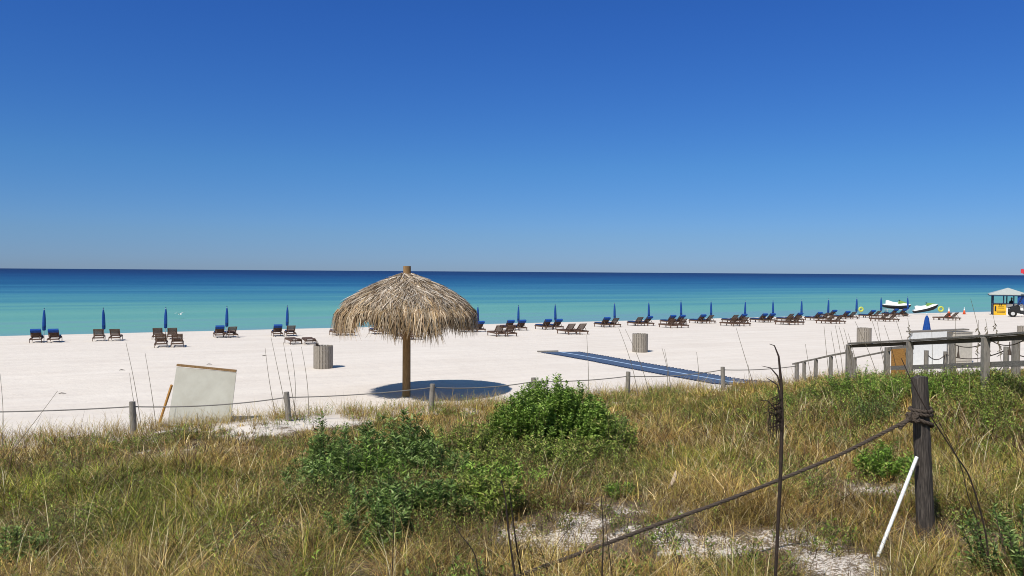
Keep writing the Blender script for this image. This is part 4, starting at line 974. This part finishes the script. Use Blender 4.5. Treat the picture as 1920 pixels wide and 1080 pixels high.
leaf_shrub(SH, 'low green shrub left of the railing end post', 'shrub', gb(1560, 17.6), .6, .6, hh(1560, 706, 17.6), 60, 28, .06, .010, G2, P2, 'up', 28)
leaf_shrub(SH, 'bright green shrub right of the top of the foreground post', 'shrub', gb(1775, 14.8), .8, .7, hh(1775, 697, 14.8), 90, 28, .06, .010, G4, P4, 'up', 29)
leaf_shrub(SH, 'yellow-green shrub at the foot of the rightmost thick railing post', 'shrub', gb(1870, 13.4), .7, .6, hh(1870, 704, 13.4), 70, 28, .06, .010, G2, P2, 'up', 30)
leaf_shrub(SH, 'thin leafy shrub on the right shoulder of the large rounded bush', 'shrub', gb(1150, 13.0), .40, .35, hh(1150, 760, 13.0), 40, 44, .07, .012, G2, P2, 'up', 33)
leaf_shrub(SH, 'yellow-green shrub spreading below the large rounded bush', 'shrub', gb(1010, 11.6), .85, .5, hh(1010, 812, 11.6), 120, 40, .066, .012, G2, P2, 'up', 34)
leaf_shrub(SH, 'olive shrub below the yellow-green bushy shrub', 'shrub', gb(900, 10.4), .65, .4, hh(900, 822, 10.4), 100, 40, .066, .012, G2, P2, 'up', 35)
leaf_shrub(SH, 'loose dark shrub below the narrow willow-leaved shrub at left', 'shrub', gb(650, 9.3), .55, .4, hh(650, 840, 9.3), 60, 46, .085, .012, G3, P3, 'up', 36)
leaf_shrub(SH, 'loose dark shrub in the near foreground under the tallest willow-leaved one', 'shrub', gb(745, 8.3), .55, .4, hh(745, 880, 8.3), 60, 46, .085, .012, G3, P3, 'up', 37)
leaf_shrub(SH, 'green bush nestled against the lower left of the large rounded bush', 'bush', gb(985, 12.9), .65, .5, hh(985, 742, 12.9), 200, 40, .064, .013, G1, P1, 'dome', 39)
leaf_shrub(SH, 'broad yellow-green shrub in front of the large rounded bush', 'shrub', gb(1080, 12.2), .8, .5, hh(1080, 800, 12.2), 120, 38, .064, .012, G2, P2, 'up', 40)
leaf_shrub(SH, 'green shrub filling the middle below the yellow-green bushy shrub', 'shrub', gb(945, 9.7), .6, .4, hh(945, 850, 9.7), 90, 42, .07, .012, G4, P4, 'up', 41)
leaf_shrub(SH, 'dark shrub low at the left foot of the willow-leaved cluster', 'shrub', gb(590, 9.9), .45, .4, hh(590, 838, 9.9), 55, 46, .08, .011, G3, P3, 'up', 42)
leaf_shrub(SH, 'green shrub in the middle of the willow-leaved cluster', 'shrub', gb(700, 9.4), .6, .4, hh(700, 832, 9.4), 80, 46, .085, .012, G1, P1, 'up', 43)
leaf_shrub(SH, 'lowest loose green shrub of the central mass, near the lone straight reed', 'shrub', gb(700, 7.6), .5, .35, hh(700, 930, 7.6), 50, 42, .07, .010, G3, P3, 'up', 44)
leaf_shrub(SH, 'ragged russet and green shrub right of the low fresh green shrub', 'shrub', gb(1010, 9.7), .5, .35, hh(1010, 885, 9.7), 60, 40, .05, .008, [(.17, .20, .05), (.24, .15, .07), (.10, .13, .04), (.3, .24, .1)], P2, 'up', 38)

# ------------------------------------------------------------------ grass
def blades(n, sampler, name, label, cat, Lr, Wr, pal, tuft=14, lean=.5, seed=5, spread=.07, green=None):
    r = np.random.default_rng(seed); nt_ = n // tuft
    x, y, keepL = sampler(nt_, r); nt_ = len(x)
    tx = np.repeat(x, tuft) + r.normal(0, spread, nt_ * tuft); ty = np.repeat(y, tuft) + r.normal(0, spread, nt_ * tuft); n = len(tx)
    tl = np.repeat(r.uniform(.6, 1.25, nt_) * keepL, tuft)
    tz = height(tx, ty) - .02; dist = np.hypot(tx, ty)
    L = r.uniform(*Lr, n) * tl; W = r.uniform(*Wr, n) * np.clip(dist / 10, .75, 2.2)
    az = r.random(n) * 2 * math.pi; ln = np.abs(r.normal(0, lean, n)) + .08; cu = r.uniform(0, 1.1, n)
    s = np.array([0, .35, .7, 1.]); wk = np.array([1, .9, .6, 0])
    hx = np.cos(az); hy = np.sin(az); wx = -hy; wy = hx
    rw = r.normal(0, .6, n); wdx = wx * np.cos(rw) + hx * np.sin(rw); wdy = wy * np.cos(rw) + hy * np.sin(rw)
    V = np.zeros((n, 7, 3), np.float32)
    nrm = 1 / np.sqrt(1 + ln ** 2)
    for k in range(4):
        h = L * (ln * s[k] + cu * s[k] ** 2.2) * nrm; v = L * (s[k] - .42 * cu * s[k] ** 2.4 * (1 + ln)) * nrm
        cx = tx + hx * h; cy = ty + hy * h; cz = tz + v
        if k < 3:
            V[:, 2 * k, 0] = cx - wdx * W * wk[k]; V[:, 2 * k, 1] = cy - wdy * W * wk[k]; V[:, 2 * k, 2] = cz
            V[:, 2 * k + 1, 0] = cx + wdx * W * wk[k]; V[:, 2 * k + 1, 1] = cy + wdy * W * wk[k]; V[:, 2 * k + 1, 2] = cz
        else: V[:, 6, 0] = cx; V[:, 6, 1] = cy; V[:, 6, 2] = cz
    b = (np.arange(n) * 7)[:, None]
    F = np.stack([np.concatenate([b + i for i in q], 1) for q in ((0, 1, 3), (0, 3, 2), (2, 3, 5), (2, 5, 4), (4, 5, 6))], 1).reshape(-1, 3)
    C = pal(tx, ty, r, tuft)
    o = np_obj(name, V.reshape(-1, 3), F, M_grass, None, np.repeat(C, 7, 0)); tag(o, label, cat, kind='stuff'); return o
def in_view(x, y): return (np.abs(x) < y * .76 + 3.0) & (y > 4.2)
def mk_sampler(ymin, ymax, thr, tmax=20.0, fringe=False):
    def f(n, r):
        X = []; Yy = []; tot = 0
        while tot < n:
            y = r.uniform(ymin, ymax, n * 2); x = r.uniform(-18, 18, n * 2); t = x * NS[0] + y * NS[1]
            d = fbm(x * .8 + 3, y * .8 + 9, 3); dens = np.clip((d - thr) * 5 + .5, .05, 1) * (1 - sstep(tmax - 2.2, tmax, t + .7 * (1 - sstep(-3, 2, x)) + (fbm(x * .5, y * .5 + 70, 2) - .5) * 3.2))
            dens *= np.clip((fbm(x * 3.2 + 60, y * 3.2, 2) - .45) * 7 + .5, .06, 1); dens *= 1 - np.clip(bare(x, y) * 1.25 * (.5 + fbm(x * 3, y * 3 + 30, 2)), 0, .80)
            k = in_view(x, y) & (r.random(len(x)) < dens); X.append(x[k]); Yy.append(y[k]); tot += k.sum()
        x = np.concatenate(X)[:n]; y = np.concatenate(Yy)[:n]; kl = .75 + .5 * fbm(x * .9 + 50, y * .9, 2)
        kl = kl * (1 - .5 * np.clip(bare(x, y), 0, 1)) * (1 - .35 * sstep(14, 19, x * NS[0] + y * NS[1]))
        return x, y, kl
    return f
DRY = np.array([(.41, .29, .085), (.54, .40, .14), (.27, .165, .055), (.68, .56, .31), (.12, .065, .028), (.33, .29, .06)])
GRN = np.array([(.16, .20, .022), (.25, .28, .035), (.06, .085, .014), (.36, .36, .08)])
def mixpal(gb_=.35):
    def f(x, y, r, tuft):
        n = len(x); g = gb_ + .75 * (fbm(x * .45 + 20, y * .45, 2) - .5) * 1.6 + .30 * greenness(x, y); t = x * NS[0] + y * NS[1]; g = g - .15 * sstep(15, 19, t)
        isg = np.repeat(r.random(n // tuft), tuft) * .55 + r.random(n) * .45 < g
        C = DRY[r.choice(6, n, p=[.25, .18, .2, .09, .13, .15])]; Cg = GRN[r.choice(4, n, p=[.35, .3, .2, .15])]
        tb = np.repeat(r.uniform(.6, 1.55, n // tuft), tuft); C = np.where(isg[:, None], Cg, C) * (tb * r.uniform(.55, 1.35, n))[:, None]; 
        dk = .55 + .75 * np.clip((fbm(x * 1.9 + 80, y * 1.9, 2) - .30) * 2.4, 0, 1); C = C * dk[:, None]  # darkens patches of blades to imitate shaded voids in the grass
        rd = np.clip((fbm(x * .8 + 33, y * .8 + 12, 2) - .5) * 4, 0, 1)[:, None]; C = C * (1 - rd * np.array((-.02, .08, .16)))
        return C
    return f
blades(200000, mk_sampler(4.2, 12.5, .44), 'dune_grass', 'thick mixed green and straw dune grass in the near foreground', 'grass', (.10, .50), (.0018, .0036), mixpal(.22), tuft=20, lean=.72, seed=31, spread=.045)
blades(185000, mk_sampler(11.5, 28, .43), 'dune_grass', 'dry golden dune grass on the far half of the dune up to the rope fence', 'grass', (.14, .50), (.0020, .0038), mixpal(.20), tuft=18, lean=.62, seed=32, spread=.045)
blades(210000, mk_sampler(4.2, 22, .20), 'dead_grass', 'flattened dead straw and brown litter between the grass tufts', 'dry grass', (.08, .40), (.0018, .0040), lambda x, y, r, t: DRY[r.choice(6, len(x), p=[.2, .15, .22, .13, .30, .0])] * (np.repeat(r.uniform(.6, 1.5, len(x) // t), t) * r.uniform(.5, 1.2, len(x)))[:, None], tuft=8, lean=1.9, seed=33, spread=.14)
def leaf_cover(name, label, n, zones, tmax, hr, ll, lw, pal, probs, seed, k=12):
    r = np.random.default_rng(seed); X_ = []; Y_ = []; W_ = []; tot = 0
    while tot < n:
        y = r.uniform(4.5, 24, 40000); x = r.uniform(-17, 17, 40000); t = x * NS[0] + y * NS[1]; m = np.zeros(len(x)); 
        for (c, a, b, wt) in zones: m = np.maximum(m, wt * np.exp(-(((x - c.x) / a) ** 2 + ((y - c.y) / b) ** 2)))
        m = np.maximum(m, .16 * (fbm(x * 1.3 + 5, y * 1.3, 2) > .52)); m = m * np.clip((fbm(x * 2.6, y * 2.6 + 15, 2) - .42) * 8 + .5, .05, 1) * (1 - sstep(tmax - 1, tmax, t)) * (1 - .8 * np.clip(bare(x, y), 0, 1))
        q = in_view(x, y) & (r.random(len(x)) < m); X_.append(x[q]); Y_.append(y[q]); W_.append(m[q]); tot += q.sum()
    x = np.concatenate(X_)[:n]; y = np.concatenate(Y_)[:n]; wz = np.concatenate(W_)[:n]; n = len(x)
    H = r.uniform(*hr, n) * (.55 + .6 * np.clip(wz, 0, 1)); lx = r.normal(0, .28, n) * H; ly = r.normal(0, .28, n) * H; z0 = height(x, y)
    s_ = np.tile((np.arange(k) + .5) / k, n) ** .8; I = np.repeat(np.arange(n), k); N_ = len(I)
    P = np.stack([x[I] + lx[I] * s_, y[I] + ly[I] * s_, z0[I] + H[I] * s_], 1); a = np.tile(np.arange(k) * 2.4, n) + np.repeat(r.random(n) * 6, k)
    D = np.stack([np.cos(a), np.sin(a), r.uniform(.2, 1.2, N_)], 1); D /= np.linalg.norm(D, axis=1)[:, None]; L = r.uniform(*ll, N_); Wd = r.uniform(*lw, N_)
    up = np.array((0, 0, 1.)) + r.normal(0, .4, (N_, 3)); S = np.cross(D, up); S /= np.linalg.norm(S, axis=1)[:, None]
    V = np.stack([P, P + D * (L * .45)[:, None] - S * Wd[:, None], P + D * L[:, None], P + D * (L * .45)[:, None] + S * Wd[:, None]], 1).reshape(-1, 3)
    F = np.arange(N_ * 4).reshape(-1, 4)
    C = np.array(pal)[r.choice(len(pal), N_, p=probs)] * (r.uniform(.5, 1.35, n)[I] * r.uniform(.7, 1.3, N_))[:, None]
    # stems
    w_ = .0025; Vs = np.stack([np.stack([x - w_, y, z0 - .02], 1), np.stack([x + w_, y, z0 - .02], 1), np.stack([x + lx + w_ * .4, y + ly, z0 + H], 1), np.stack([x + lx - w_ * .4, y + ly, z0 + H], 1)], 1).reshape(-1, 3)
    V = np.concatenate([V, Vs]); F = np.concatenate([F, N_ * 4 + np.arange(n * 4).reshape(-1, 4)]); C = np.concatenate([np.repeat(C, 4, 0), np.tile((.12, .085, .05), (n * 4, 1))])
    o = np_obj(name, V, F, M_leaf, None, C); tag(o, label, 'ground cover', kind='stuff')
Z1 = [(gb(1650, 16.2), 2.2, 2.6, 1.), (gb(1800, 15.0), 2.4, 2.2, 1.), (gb(1900, 12.5), 1.4, 2.4, .7), (gb(1560, 17.0), 1.2, 1.6, .8), (gb(1640, 13.0), 1.1, 1.4, .5), (gb(1650, 10.0), .8, .6, .6)]
leaf_cover('dune_creeper', 'low bright green creeping plants between the railing and the dry grass', 9000, Z1, 21, (.18, .46), (.03, .06), (.006, .012), [(.20, .31, .045), (.30, .41, .07), (.10, .16, .035), (.40, .40, .11)], [.4, .25, .2, .15], 51)
Z2 = [(gb(800, 10.6), 1.3, 1.6, 1.), (gb(960, 11.6), 1.5, 1.4, .9), (gb(700, 9.0), 1.2, 1.2, .8), (gb(860, 8.4), 1.0, .9, .8), (gb(1090, 12.4), .9, .9, .7), (gb(50, 8.2), .9, .9, .6), (gb(560, 11.5), .8, 1.0, .5)]
leaf_cover('dune_scrub', 'low mixed olive, green and russet scrub growing through the grass', 30000, Z2, 19, (.14, .50), (.022, .05), (.0035, .008), [(.21, .26, .05), (.31, .34, .08), (.10, .13, .03), (.38, .31, .11), (.28, .16, .07)], [.34, .24, .18, .14, .10], 52)
blades(8500, mk_sampler(4.4, 17, .36), 'straw_blades', 'long arching pale straw blades standing above the dune grass', 'dry grass', (.28, .74), (.0022, .0040), lambda x, y, r, t: np.array([(.62, .52, .30), (.50, .38, .17), (.72, .64, .42), (.40, .24, .10)])[r.choice(4, len(x), p=[.35, .3, .15, .2])] * r.uniform(.7, 1.2, len(x))[:, None], tuft=4, lean=.75, seed=41, spread=.05)
blades(22000, mk_sampler(4.4, 17, .30), 'dead_twigs', 'dark brown dead twigs and stems tangled in the grass', 'twigs', (.25, .62), (.0030, .0052), lambda x, y, r, t: np.array([(.05, .032, .02), (.10, .06, .035), (.17, .10, .06)])[r.choice(3, len(x), p=[.45, .35, .2])], tuft=5, lean=.8, seed=42, spread=.10)
def fringe(n, r):
    u = r.uniform(-20, 24, n * 3); t = 19.6 + r.normal(0, .55, n * 3); x = u * US[0] + t * NS[0]; y = u * US[1] + t * NS[1]; k = in_view(x, y) & (fbm(u * .9, t * .9, 2) > .40); return x[k][:n], y[k][:n], np.full(min(n, k.sum()), 1.)
blades(16000, fringe, 'sparse_grass', 'sparse thin dry grass scattered on the sand along the rope fence', 'dry grass', (.2, .6), (.0012, .0022), lambda x, y, r, t: DRY[r.choice(6, len(x), p=[.3, .25, .2, .1, .05, .1])] * r.uniform(.7, 1.0, len(x))[:, None], tuft=9, lean=.35, seed=34, spread=.10)
